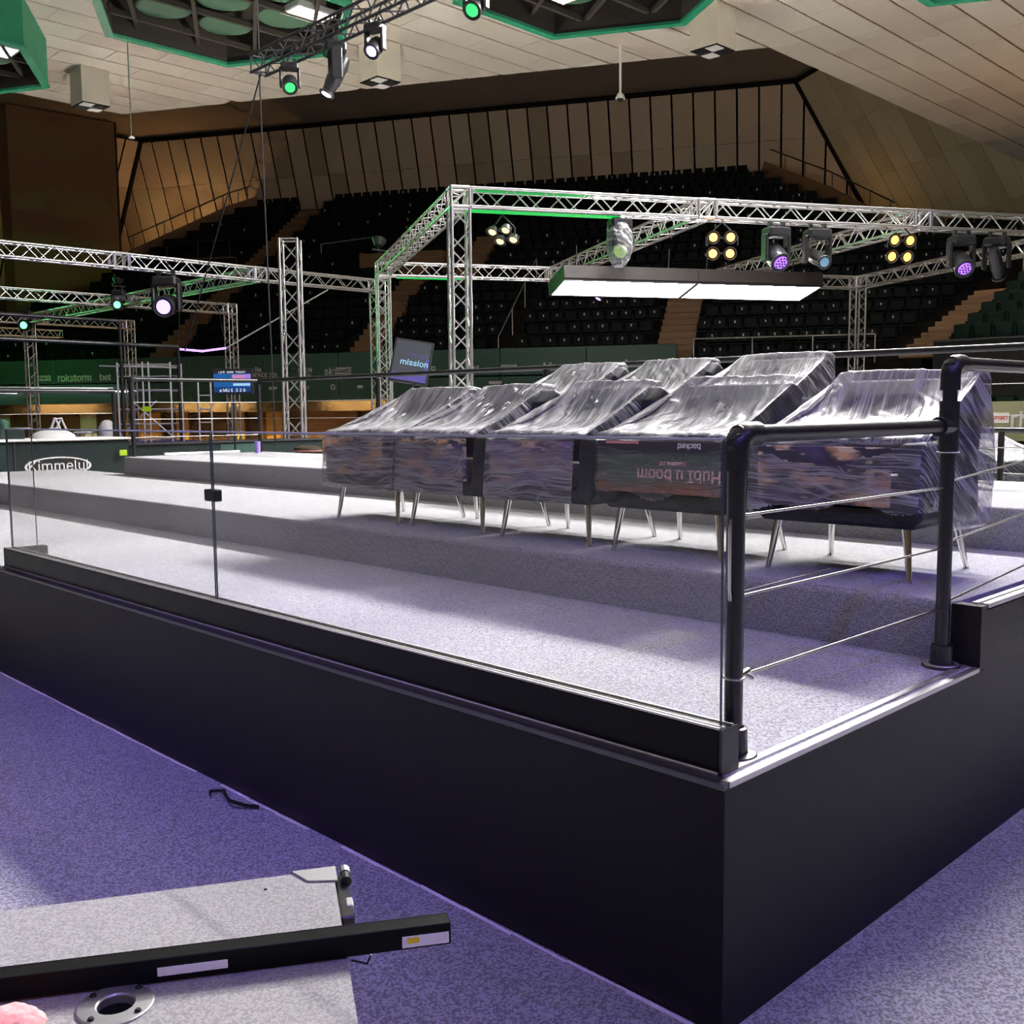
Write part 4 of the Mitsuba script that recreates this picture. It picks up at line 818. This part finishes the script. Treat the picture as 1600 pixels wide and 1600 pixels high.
def rig_panel(y, label, kf=1.0):
    k = thing('rig_panel', label, 'light'); c = V(11.1, y, 9.35); nrm = unit(V(1.2, 3.2, ZP) - c); x = V(0, 1, 0)
    part(k, 'housing', obox(c - nrm * .06, x, (3.7, 1.2, .10), nrm), 'm_dark')
    M = frame(c, x, z=nrm); q = trimesh.Trimesh([[-1.8, -.55, 0], [1.8, -.55, 0], [1.8, .55, 0], [-1.8, .55, 0]], [[0, 1, 2], [0, 2, 3]], process=False)
    lamp(key(k + '__panel'), moved(q, M), (KEY_L * kf, KEY_L * .97 * kf, KEY_L * .95 * kf), 5.0)
    part(k, 'yoke', rod(c - nrm * .1, V(11.3, y, 9.7), .03, 8), 'm_dark')
rig_panel(3.0, 'white rig panel hung above the stage beyond the top of the frame', 1.12); rig_panel(6.85, 'second white rig panel hung above the stage beyond the top of the frame', .72)

def moving_head(p, aim, col, label, s=1.0, prof=False, petals=False, lit=True, w=.03):
    """hanging head: clamp, base, two yoke arms, tilted head with a lens; p = clamp point"""
    k = thing('moving_head_light', label, 'spotlight'); p = np.array(p, float); aim = unit(aim); hx = unit(V(aim[1], -aim[0], 0)); hy = np.cross(V(0, 0, 1), hx)
    part(k, 'clamp', cat([obox(p + V(0, 0, -.02) + hx * .09 * s * i, hx, (.04 * s, .05 * s, .10 * s)) for i in (-1, 1)]), 'm_black_metal')
    part(k, 'base', obox(p + V(0, 0, -.11 * s), hx, (.30 * s, .24 * s, .12 * s), ch=.025 * s), 'm_black_plastic')
    piv = p + V(0, 0, -.40 * s)
    for i in (-1, 1): part(k, 'yoke_arm', obox(piv + hx * .155 * s * i + V(0, 0, .10 * s), hx, (.045 * s, .13 * s, .34 * s), ch=.015 * s), 'm_black_plastic')
    L = (.23 if prof else .15) * s; R = (.085 if prof else .125) * s
    part(k, 'head', lathe([(0, -L), (R * .75, -L), (R, -L * .6), (R * 1.02, L * .2), (R * (.80 if prof else 1.0), L * .75), (R * (.78 if prof else .97), L), (R * .7, L), (R * .68, L - .012 * s), (0, L - .012 * s)], piv, aim, 24), 'm_black_plastic', 40)
    fc = piv + aim * (L + .003)
    if lit:
        lamp(key(k + '__lens'), lathe([(0, 0), (R * .70, 0), (R * .66, .012 * s), (0, .03 * s)], fc - aim * .008, aim, 20), col, w, 'glowing lens', 'm_screen_dark')
        if petals:
            u = unit(np.cross(aim, V(0, 0, 1))); vv = np.cross(aim, u); pts = [(0, 0)] + [(.36 * math.cos(a), .36 * math.sin(a)) for a in np.arange(6) * math.pi / 3] + [(.72 * math.cos(a), .72 * math.sin(a)) for a in np.arange(12) * math.pi / 6]
            for a, b in pts: lamp(key(k + '__led_cell'), lathe([(0, .012), (.085 * R, .012), (.10 * R, 0), (0, 0)], fc + aim * .03 * s + (u * a + vv * b) * R * .86, aim, 8), tuple(np.array(col) * 3.0 + .35), .002, 'bright LED cell', 'm_screen_dark')
    else: part(k, 'lens', lathe([(0, 0), (R * .70, 0), (R * .66, .012 * s), (0, .03 * s)], fc - aim * .008, aim, 20), 'm_black_gloss', 40, label='dark glossy lens')
    part(k, 'bezel', lathe([(R * .98, 0), (R * 1.06, .006 * s), (R * 1.06, .022 * s), (R * .98, .028 * s), (R * .8, .02 * s), (R * .8, 0)], fc - aim * .02 * s, aim, 24), 'm_black_metal', 40)
    return piv + aim * (L + .05)
GRN = (.06, 2.4, .28); VIO = (1.9, .9, 7.5)
TC = -(FWD * V(1, 1, 0))    # towards the photographer
moving_head((6.45, 12.02, 6.93), V(-.55, -.9, -.9), GRN, 'small wash head with a green lens at the left end of the black overhead truss', .85)
moving_head((6.45, 10.85, 6.93), V(-.45, .25, -1.0), (9, 9, 9), 'large black profile moving head with a white lens on the black overhead truss', 1.25, prof=True)
moving_head((6.45, 9.92, 6.93), V(-.8, -.25, -.75), (3.5, 2.0, 7.5), 'wash head with a violet lens on the black overhead truss', .85)
moving_head((6.45, 7.92, 6.93), V(-.8, -.25, -.75), GRN, 'wash head with a green lens at the top edge of the frame', .9)
moving_head(TR(4.9, -.02, 4.50), unit(TC * .85 + EM * .25 + V(0, 0, -.65)), (.75, .26, 3.4), 'violet LED wash head hanging above the right LED panel', 1.22, petals=True)
moving_head(TR(5.6, -.02, 4.50), unit(TC * .9 + EM * .15 + V(0, 0, -.35)), (.16, .32, .48), 'dark profile moving head with a dull blue lens right of the violet wash head', 1.22, prof=True)
moving_head(TR(8.2, -.02, 4.50), unit(TC * .85 + EM * .05 + V(0, 0, -.65)), (.75, .26, 3.4), 'violet LED wash head under the front truss beam at the right edge', 1.22, petals=True)
moving_head(TR(8.88, -.02, 4.50), unit(EM * .6 + EE * .4 + V(0, 0, -.85)), VIO, 'unlit black profile moving head at the right edge', 1.2, prof=True, lit=False)
vp = moving_head((7.26, 17.9, 4.50), unit(TC + V(0, 0, -.22)), (1.3, .85, 4.2), 'round violet white wash head under the left truss beam', 1.6, petals=False)
g1 = moving_head((9.2, 24.5, 4.95), unit(TC + V(0, 0, -.1)), (.5, 5, 1.0), 'green wash head on the second left truss beam', 1.05)
g2 = moving_head((9.2, 31.1, 4.95), unit(TC + V(0, 0, -.1)), (.5, 5, 1.0), 'green wash head at the left edge on the third truss beam', 1.25)
GI = np.array([.02, 1.0, .12])
spot((9.05, 24.1, 4.2), (9.35, 18.2, 4.66), GI * 85, 17, 11, 2.5); spot((8.95, 30.8, 4.2), (9.35, 25.0, 4.66), GI * 120, 17, 11, 2.5); spot((8.7, 24.2, 4.4), (4.5, 25.0, 4.6), GI * 40, 24, 12, 1.5)
spot((7.2, 30.5, 4.2), (10.0, 37.5, 4.2), GI * 60, 34, 15, 1.5)
# second violet beam seen beneath the LED panels
moving_head((14.2, 12.6, 4.4), unit(V(-.5, .2, -.9)), VIO, 'small violet wash head seen below the left LED panel', .7)
# head in a plastic bag
hk = thing('bagged_head', 'moving head in a clear plastic bag hanging left of the LED panels', 'spotlight')
bp = TR(2.38, 0, 4.5); part(hk, 'base', obox(bp + V(0, 0, -.10), EM, (.32, .26, .14), ch=.03), 'm_black_plastic'); part(hk, 'head', lathe([(0, -.16), (.10, -.16), (.13, 0), (.12, .16), (0, .16)], bp + V(0, 0, -.42), V(.1, 0, -1), 20), 'm_black_plastic', 40)
for i in (-1, 1): part(hk, 'yoke_arm', obox(bp + EM * .16 * i + V(0, 0, -.30), EM, (.045, .13, .34), ch=.015), 'm_black_plastic')
lamp(key(hk + '__lens'), lathe([(0, 0), (.10, 0), (.08, .02), (0, .03)], bp + V(0, 0, -.50) + TC * .11, TC, 16), (.35, .55, .12), .01, 'dull yellow green lens')
bag = trimesh.creation.icosphere(4, 1); v = bag.vertices * np.array([.20, .18, .36]); v *= (.88 + .28 * meshkit.fbm(v * 13, 3, 5))[:, None]; bag.vertices = v; bag.apply_translation(bp + V(0, 0, -.36)); part(hk, 'bag', bag, 'm_film', True, label='crumpled clear plastic bag')
def blinder(p, aim, label, s=1.0, col=(4, 1.7, .42)):
    k = thing('blinder_lamp', label, 'spotlight'); aim = unit(aim); x = unit(V(aim[1], -aim[0], 0)); y = np.cross(x, aim); y = y if y[2] > 0 else -y; c = np.array(p, float) + V(0, 0, -.30 * s)
    part(k, 'yoke', cat([rod(p, c + x * .21 * s + V(0, 0, .1 * s), .012, 6), rod(p, c - x * .21 * s + V(0, 0, .1 * s), .012, 6), rod(c + x * .21 * s, c + x * .21 * s + V(0, 0, .1 * s), .012, 6), rod(c - x * .21 * s, c - x * .21 * s + V(0, 0, .1 * s), .012, 6)]), 'm_black_metal')
    part(k, 'frame', cat([obox(c - aim * .04 + y * i * .10 * s, x, (.40 * s, .03, .04), aim) for i in (-1, 1)]), 'm_black_metal')
    for i in (-1, 1):
        for j in (-1, 1):
            q = c + x * .115 * s * i + y * .105 * s * j
            part(k, 'can', lathe([(0, -.09 * s), (.05 * s, -.09 * s), (.092 * s, 0), (.085 * s, 0), (.045 * s, -.07 * s), (0, -.07 * s)], q, aim, 16), 'm_black_metal', 40)
            lamp(key(k + '__reflector'), lathe([(.056 * s, -.03 * s), (.084 * s, -.004), (.082 * s, -.008), (.054 * s, -.034 * s)], q, aim, 16), tuple(np.array(col) * [.16, .10, .04]), .004, 'emissive ring standing in for the amber halo')  # glowing ring added to imitate the halo round each bulb
            lamp(key(k + '__bulb'), lathe([(0, 0), (.058 * s, 0), (.045 * s, .02 * s), (0, .028 * s)], q - aim * .012, aim, 14), col, .02, 'glowing amber bulb')
blinder(TR(4.0, -.02, 4.48), unit(TC + V(0, 0, -.12)), 'four lamp amber blinder hanging over the middle of the LED panels', 1.12)
blinder(TR(7.1, -.02, 4.56), unit(TC + EM * .25 + V(0, 0, -.25)), 'four lamp amber blinder hanging right of the LED panels', 1.2, (4, 1.5, .28))
blinder(TR(.62, -.02, 4.45), unit(-EE * .4 - EM * .5 + V(0, 0, -1.1)), 'dim warm four lamp blinder right of the near left column', 1.0, (2.6, 1.9, .7))
# ------------------------------------------------------------------ LED panels in the silver box truss
tl = math.radians(-12.6); DT = math.cos(tl) * EE + V(0, 0, math.sin(tl)); NT = np.cross(EM, DT); NT = NT if NT[2] < 0 else -NT
pa_ = V(11.14, 10.83, 4.0)
mat('m_housing', (.018, .014, .013), .5, spec=.2)
for i in (0, 1):
    k = thing('led_panel', ['left one of the two bright white LED panels hung in the silver box truss', 'right one of the two bright white LED panels hung in the silver box truss'][i], 'light')
    c = pa_ + EM * (1.285 + 2.57 * i) + DT * .41; M = np.eye(4); M[:3, 0], M[:3, 1], M[:3, 2], M[:3, 3] = EM, np.cross(NT, EM), NT, c
    part(k, 'housing', moved(box(-1.285, 1.285, -.46, .46, -.26, -.012, .01), M), 'm_housing')
    for a in (-1, 1):
        part(k, 'frame_bar', moved(box(-1.285, 1.285, .41 * a - .02, .41 * a + .02, -.014, .006), M), 'm_black_metal'); part(k, 'frame_bar', moved(box(1.27 * a - .015, 1.27 * a + .015, -.43, .43, -.014, .006), M), 'm_black_metal')
    q = trimesh.Trimesh([[-1.25, -.395, 0], [1.25, -.395, 0], [1.25, .395, 0], [-1.25, .395, 0]], [[0, 1, 2], [0, 2, 3]], process=False)
    lamp(key(k + '__panel'), moved(q, M), (STAGE_PANEL_L, STAGE_PANEL_L * .94, STAGE_PANEL_L * .86), 1.0, 'glowing white panel')
    for a in (-.9, .9): part(k, 'hanger', rod(c + EM * a - NT * .25, c + EM * a + V(0, 0, .75), .012, 6), 'm_black_metal')
    part(k, 'top_rail', cat([moved(box(-1.2, 1.2, b - .03, b + .03, -.34, -.28), M) for b in (-.25, .2)]), 'm_alu_brushed')
# ------------------------------------------------------------------ screens
def screen(c, x, nrm, w, h, label, draw, tilt=0.):
    k = thing('screen', label, 'screen'); M = frame(np.array(c, float), x, z=nrm)
    part(k, 'case', moved(box(-w / 2 - .03, w / 2 + .03, -h / 2 - .03, h / 2 + .03, -.06, -.004, .006), M), 'm_black_plastic')
    draw(k, M, w, h); return k, M
def glow(k, M, x0, x1, y0, y1, col, z=.0, name='picture_block'): 
    q = trimesh.Trimesh([[x0, y0, z], [x1, y0, z], [x1, y1, z], [x0, y1, z]], [[0, 1, 2], [0, 2, 3]], process=False); lamp(key(k + '__' + name), moved(q, M), col, .01, None, 'm_screen_dark')
def draw_blue(k, M, w, h):
    glow(k, M, -w / 2, w / 2, -h / 2, h / 2, (.004, .10, .34), 0, 'picture')
    glow(k, M, -w / 2, w / 2, h * .36, h / 2, (.01, .012, .03), .002); glow(k, M, 0, w * .34, h * .1, h * .32, (.55, .22, .50), .002); glow(k, M, w * .34, w * .5, 0, h * .34, (.35, .20, .70), .002)
    glow(k, M, -w * .46, -w * .2, 0, h * .1, (.55, .62, .75), .002); glow(k, M, .02 * w, w * .48, -h * .2, -.08 * h, (.40, .60, .85), .002); glow(k, M, -w * .5, w * .5, -h * .5, -h * .25, (.004, .04, .16), .001)
    lamp(key(k + '__lettering'), cat([moved(text('LIVE  NOW  TODAY', .035, (0, h * .43, .003), (1, 0, 0), (0, 1, 0), .001), M), moved(text('e MU E  3 2 8', .05, (0, -h * .4, .003), (1, 0, 0), (0, 1, 0), .001), M)]), (.7, .75, .85), .01)
k, M = screen((6.44, 14.0, 2.25), RGT, -FWD * V(1, 1, 0), .62, .36, 'bright blue screen in front of the silver column behind the glass', draw_blue)
part(k, 'stand', rod(M[:3, 3] - M[:3, 2] * .04 + V(0, 0, -.2), V(*(M[:3, 3] - M[:3, 2] * .04)[:2], .0), .018, 8), 'm_black_metal')
def draw_mon(k, M, w, h):
    glow(k, M, -w / 2, w / 2, -h / 2, h / 2, (.05, .055, .075), 0, 'picture'); glow(k, M, -w / 2, w * .5, -h * .5, -h * .32, (.09, .07, .33), .002); glow(k, M, w * .40, w / 2, -h * .4, h * .1, (.06, .08, .34), .002)
    lamp(key(k + '__lettering'), moved(text('mission', .085, (.05, -.02, .003), (1, 0, 0), (0, 1, 0), .001), M), (.30, .62, .85), .01)
    lamp(key(k + '__lettering'), moved(text('no go', .075, (.10, .11, .003), (1, 0, 0), (0, 1, 0), .001, False), M), (.06, .07, .24), .01)
mu = unit(V(0, 0, 1) + RGT * .24 + FWD * V(1, 1, 0) * .35); mr = unit(RGT + V(0, 0, -.17))
k = thing('monitor', 'dark tilted monitor with a blue glowing word in front of the far left truss column', 'screen')
mc = V(7.33, 10.37, 2.46); M = frame(mc, mr, y=mu)
part(k, 'case', moved(box(-.29, .29, -.34, .34, -.05, -.004, .006), M), 'm_black_plastic'); draw_mon(k, M, .52, .62); part(k, 'stand', rod(mc - M[:3, 2] * .05 + V(0, 0, -.1), V(mc[0], mc[1], 0), .02, 8), 'm_black_metal')
# ------------------------------------------------------------------ counter, tower scaffold and small things at the left
k = thing('counter', 'dark green counter with white top and oval wordmark at the left end of the stage', 'counter')
part(k, 'body', box(1.95, 4.72, 14.2, 15.2, 0, 1.33, .01), 'm_counter'); part(k, 'top', box(1.9, 4.77, 14.14, 15.25, 1.33, 1.365, .008), 'm_white')
for x in (2.4, 3.0): part(k, 'seam_strip', box(x - .01, x + .01, 14.185, 14.2, .75, 1.32), 'm_dark_alu')
ell = sg.Point(0, 0).buffer(1, 48); from shapely import affinity
oval = affinity.scale(ell, .49, .142).difference(affinity.scale(ell, .455, .122))
part(k, 'oval_logo', moved(extrude(oval, .006), frame(V(3.62, 14.195, .955), V(1, 0, 0), y=V(0, 0, 1))), 'm_white', label='white oval outline')
part(k, 'oval_field', moved(extrude(affinity.scale(ell, .455, .122), .003), frame(V(3.62, 14.197, .955), V(1, 0, 0), y=V(0, 0, 1))), 'm_dark')
part(k, 'lettering', text('Kimmelul', .15, V(3.63, 14.19, .965), V(1, 0, 0), V(0, 0, 1), .006, False), 'm_white', label='white script word')
k = thing('shelf_unit', 'dark low wall unit with pale edges behind the far end of the stage', 'counter')
part(k, 'body', box(4.9, 8.6, 14.6, 15.2, 0, 1.22, .01), 'm_counter'); part(k, 'top', box(4.86, 8.64, 14.54, 15.22, 1.22, 1.25, .006), 'm_dark_alu')
part(k, 'lamp_case', box(5.7, 7.2, 14.5, 14.55, .99, 1.03), 'm_white'); part(k, 'inset_panel', box(6.5, 7.3, 14.585, 14.6, 1.05, 1.2), 'm_board_green')
k = thing('violet_cylinder', 'small violet plastic tumbler on the stage by the rear rail', 'cup'); add(k, lathe([(0, 0), (.035, 0), (.04, .16), (.034, .16), (.03, .01), (0, .01)], V(5.05, 10.9, ZR), n=18), 'm_violet_plastic', 40)
k = thing('white_batten', 'white batten lying at the far edge of the stage', 'bar'); add(k, box(3.9, 5.0, 11.28, 11.32, ZR, ZR + .035, .004), 'm_white')
k = thing('lime_tag', 'lime green tag on the counter at the left end of the stage', 'tag'); add(k, box(4.52, 4.64, 14.1, 14.13, 1.08, 1.17, .006), 'm_lime')
k = thing('drum_stool', 'round dark red padded stool top behind the rear rail', 'stool'); part(k, 'cushion', lathe([(0, 0), (.20, 0), (.22, .04), (.20, .09), (.1, .12), (0, .125)], V(6.5, 11.9, 1.1), n=24), 'm_dark_brown', 40); part(k, 'leg', rod((6.5, 11.9, 0), (6.5, 11.9, 1.1), .03, 10), 'm_black_metal'); part(k, 'piping', moved(trimesh.creation.torus(.215, .008, 28, 8), tf.translation_matrix([6.5, 11.9, 1.14])), 'm_pink')
k = thing('scaffold_tower', 'light metal scaffold tower standing behind the rail corner', 'scaffold')
so, sx, sy = V(8.15, 22.4, 0), unit(RGT), unit(FWD * V(1, 1, 0))
for i in (0, 1.25):
    for j in (0, .8): part(k, 'upright', rod(so + sx * i + sy * j + V(0, 0, 1.05), so + sx * i + sy * j + V(0, 0, 2.95), .026, 8), 'm_alu_brushed')
for z in (1.15, 1.5, 1.85, 2.3, 2.62, 2.9):
    for j in (0, .8): part(k, 'ledger', rod(so + sy * j + V(0, 0, z), so + sx * 1.25 + sy * j + V(0, 0, z), .018, 6), 'm_alu_brushed')
part(k, 'brace', rod(so + V(0, 0, 1.2), so + sx * .9 + V(0, 0, 2.05), .018, 6), 'm_alu_brushed'); part(k, 'brace', rod(so + sx * .3 + V(0, 0, 2.05), so + sx * 1.25 + V(0, 0, 1.2), .018, 6), 'm_alu_brushed')
part(k, 'platform', obox(so + sx * .62 + sy * .4 + V(0, 0, 2.6), sx, (1.2, .75, .04)), 'm_dark')
mk = thing('mast', 'thin double mast with a yellow green tie inside the scaffold tower', 'stand')
for i in (.70, .84): part(mk, 'upright', rod(so - sy * .3 + sx * i + V(0, 0, 1.05), so - sy * .3 + sx * i + V(0, 0, 2.95), .022, 8), 'm_alu_brushed')
part(mk, 'tie', obox(so - sy * .32 + sx * .77 + V(0, 0, 1.85), sx, (.2, .03, .12)), 'm_lime'); part(mk, 'arm', rod(so - sy * .3 + sx * -.3 + V(0, 0, 2.86), so - sy * .3 + sx * 1.6 + V(0, 0, 2.80), .02, 6), 'm_alu_brushed')
k = thing('ladder', 'short silver ladder standing left of the blue screen', 'ladder'); lo_ = V(8.45, 19.05, 0)
for i in (0, .27): part(k, 'stile', rod(lo_ + sx * i + V(0, 0, 1.05), lo_ + sx * i + V(0, 0, 2.40), .02, 8), 'm_alu_brushed')
for z in np.arange(1.25, 2.4, .29): part(k, 'rung', rod(lo_ + V(0, 0, z), lo_ + sx * .27 + V(0, 0, z), .015, 6), 'm_alu_brushed')
k = thing('side_stage', 'dark low stage platform behind the counter at the left', 'stage'); part(k, 'deck', box(2, 10.5, 18.6, 24.3, .9, 1.05), 'm_blue_cloth'); part(k, 'fascia', box(2, 10.5, 18.56, 18.6, 0, 1.04), 'm_black_panel')
k = thing('step_ladder', 'white folding step ladder on the left side stage', 'ladder'); q = V(6.2, 21.0, 1.05)
for i in (-.14, .14):
    part(k, 'stile', rod(q + sx * (-.26) + sy * i, q + V(0, 0, .62) + sy * i, .026, 8), 'm_white'); part(k, 'stile', rod(q + sx * .26 + sy * i, q + V(0, 0, .62) + sy * i, .022, 8), 'm_white')
for z in (.2, .4, .6): part(k, 'tread', obox(q + sx * (-.26 * (1 - z / .62)) + V(0, 0, z), sy, (.28, .1, .025)), 'm_white')
k = thing('stool', 'low white stool on the left side stage', 'stool'); q = V(6.62, 20.7, 1.05); part(k, 'seat', obox(q + V(0, 0, .30), sx, (.34, .3, .04), ch=.01), 'm_white')
for i in (-.14, 0, .14): part(k, 'leg', rod(q + sx * i, q + sx * i + V(0, 0, .3), .018, 6), 'm_white')
k = thing('wrapped_drum', 'pale wrapped cylinder on the left side stage', 'container'); add(k, lathe([(0, 0), (.17, 0), (.19, .12), (.18, .4), (.12, .52), (.05, .56), (0, .56)], V(6.98, 20.35, 1.05), n=24), 'm_dirty_white', 40)
k = thing('white_hood', 'pale rounded cover lying on the counter at the left', 'cover'); hm = trimesh.creation.icosphere(3, 1); hm.apply_scale([.34, .2, .13]); hm.apply_translation([3.75, 14.7, 1.37]); add(k, hm, 'm_dirty_white', True)
k = thing('small_box', 'small green box with a white knob on the counter at the left edge', 'box'); part(k, 'body', box(2.95, 3.3, 14.6, 14.9, 1.365, 1.52, .01), 'm_counter'); part(k, 'knob', lathe([(0, 0), (.06, 0), (.07, .1), (.03, .14), (0, .14)], V(3.05, 14.75, 1.52), n=14), 'm_board_green', 40)
# rails of the area beyond the counter
for i, (z0, z1, y, lab, m) in enumerate([(3.72, 3.70, 20, 'upper black pipe rail crossing the left edge', 'm_black_plastic'), (3.18, 3.14, 19, 'lower black pipe rail crossing the left edge', 'm_black_plastic'), (2.08, 2.10, 15.0, 'thick black rail with a pale top edge at the left', 'm_black_plastic')]):
    k = thing('pipe_rail', lab, 'railing'); xe = [7.2, 8.0, 4.85][i]
    part(k, 'rail', rod((-1, y, z0), (xe, y, z1), .04, 10), m, 40); part(k, 'post', rod((xe, y, 1.05 if i < 2 else 0), (xe, y, z1), .035, 10), m, 40)
    if i == 2: part(k, 'post', rod((1.0, y, 1.36), (1.0, y, z0), .035, 10), m, 40); part(k, 'wire', rod((-1, y, 1.72), (xe, y, 1.74), .006, 6), 'm_wire'); part(k, 'wire', rod((-1, y, 2.13), (xe, y, 2.15), .008, 6), 'm_wire')
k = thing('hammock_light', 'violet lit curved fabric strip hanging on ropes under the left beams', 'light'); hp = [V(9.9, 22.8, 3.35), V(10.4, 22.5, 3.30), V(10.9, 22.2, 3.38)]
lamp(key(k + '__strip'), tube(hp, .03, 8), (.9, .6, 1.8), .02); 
for q, w_ in ((hp[0], V(10.0, 22.8, 4.5)), (hp[2], V(10.7, 22.2, 4.5))): part(k, 'rope', rod(q, w_, .008, 5), 'm_black_metal')
part(k, 'stay', rod(hp[2], (13.2, 21.0, 4.9), .02, 6), 'm_alu_brushed')
wh = moving_head((7.55, 4.2, 7.02), unit(V(-8.8, -4.1, -5.9)), (9, 9, 9), 'white profile moving head on the black overhead truss beyond the frame', 1.2, prof=True)
spot(wh, (-1.5, .1, .7), np.array([1, .97, .92]) * 230, 12, 8, 2.0)
ok_ = thing('outrigger_pipe', 'black pipe reaching out from the overhead truss beyond the frame', 'pipe'); add(ok_, rod((6.3, 4.2, 7.03), (7.75, 4.2, 7.03), .024, 10), 'm_dark_alu', 40)
# ------------------------------------------------------------------ violet wash from heads behind the photographer
truss((-2.9, -3.0, 7.06), (-2.9, 9.0, 7.06), .30, 'black overhead truss left of the photographer beyond the frame', V(1, 0, 0), m='m_dark_alu', single=False)
truss((-2.6, -5.2, 7.06), (9.0, -5.2, 7.06), .30, 'black overhead truss right of the photographer beyond the frame', V(0, 1, 0), m='m_dark_alu', single=False)
for i, (p, tg, I, c) in enumerate([((-2.9, -2.6, 6.93), (.6, 2.6, .7), PURPLE_I, 60), ((-2.9, 3.4, 6.93), (-1.7, 3.4, 0), FLOOR_I, 30), ((2.6, -5.2, 6.93), (2.4, -1.8, 0), FLOOR_I * .8, 30), ((-1.2, -5.2, 6.93), (.5, .2, .4), PURPLE_I * .8, 50)]):
    q = moving_head(p, unit(V(*tg) - V(*p)), VIO, ['violet wash head aimed at the stage from behind the photographer', 'violet wash head aimed at the floor left of the stage', 'violet wash head aimed at the floor right of the stage', 'violet wash head aimed at the stage corner'][i], 1.1, w=.002)
    spot(q, tg, np.array(PURPLE) * I, c, c * .6)
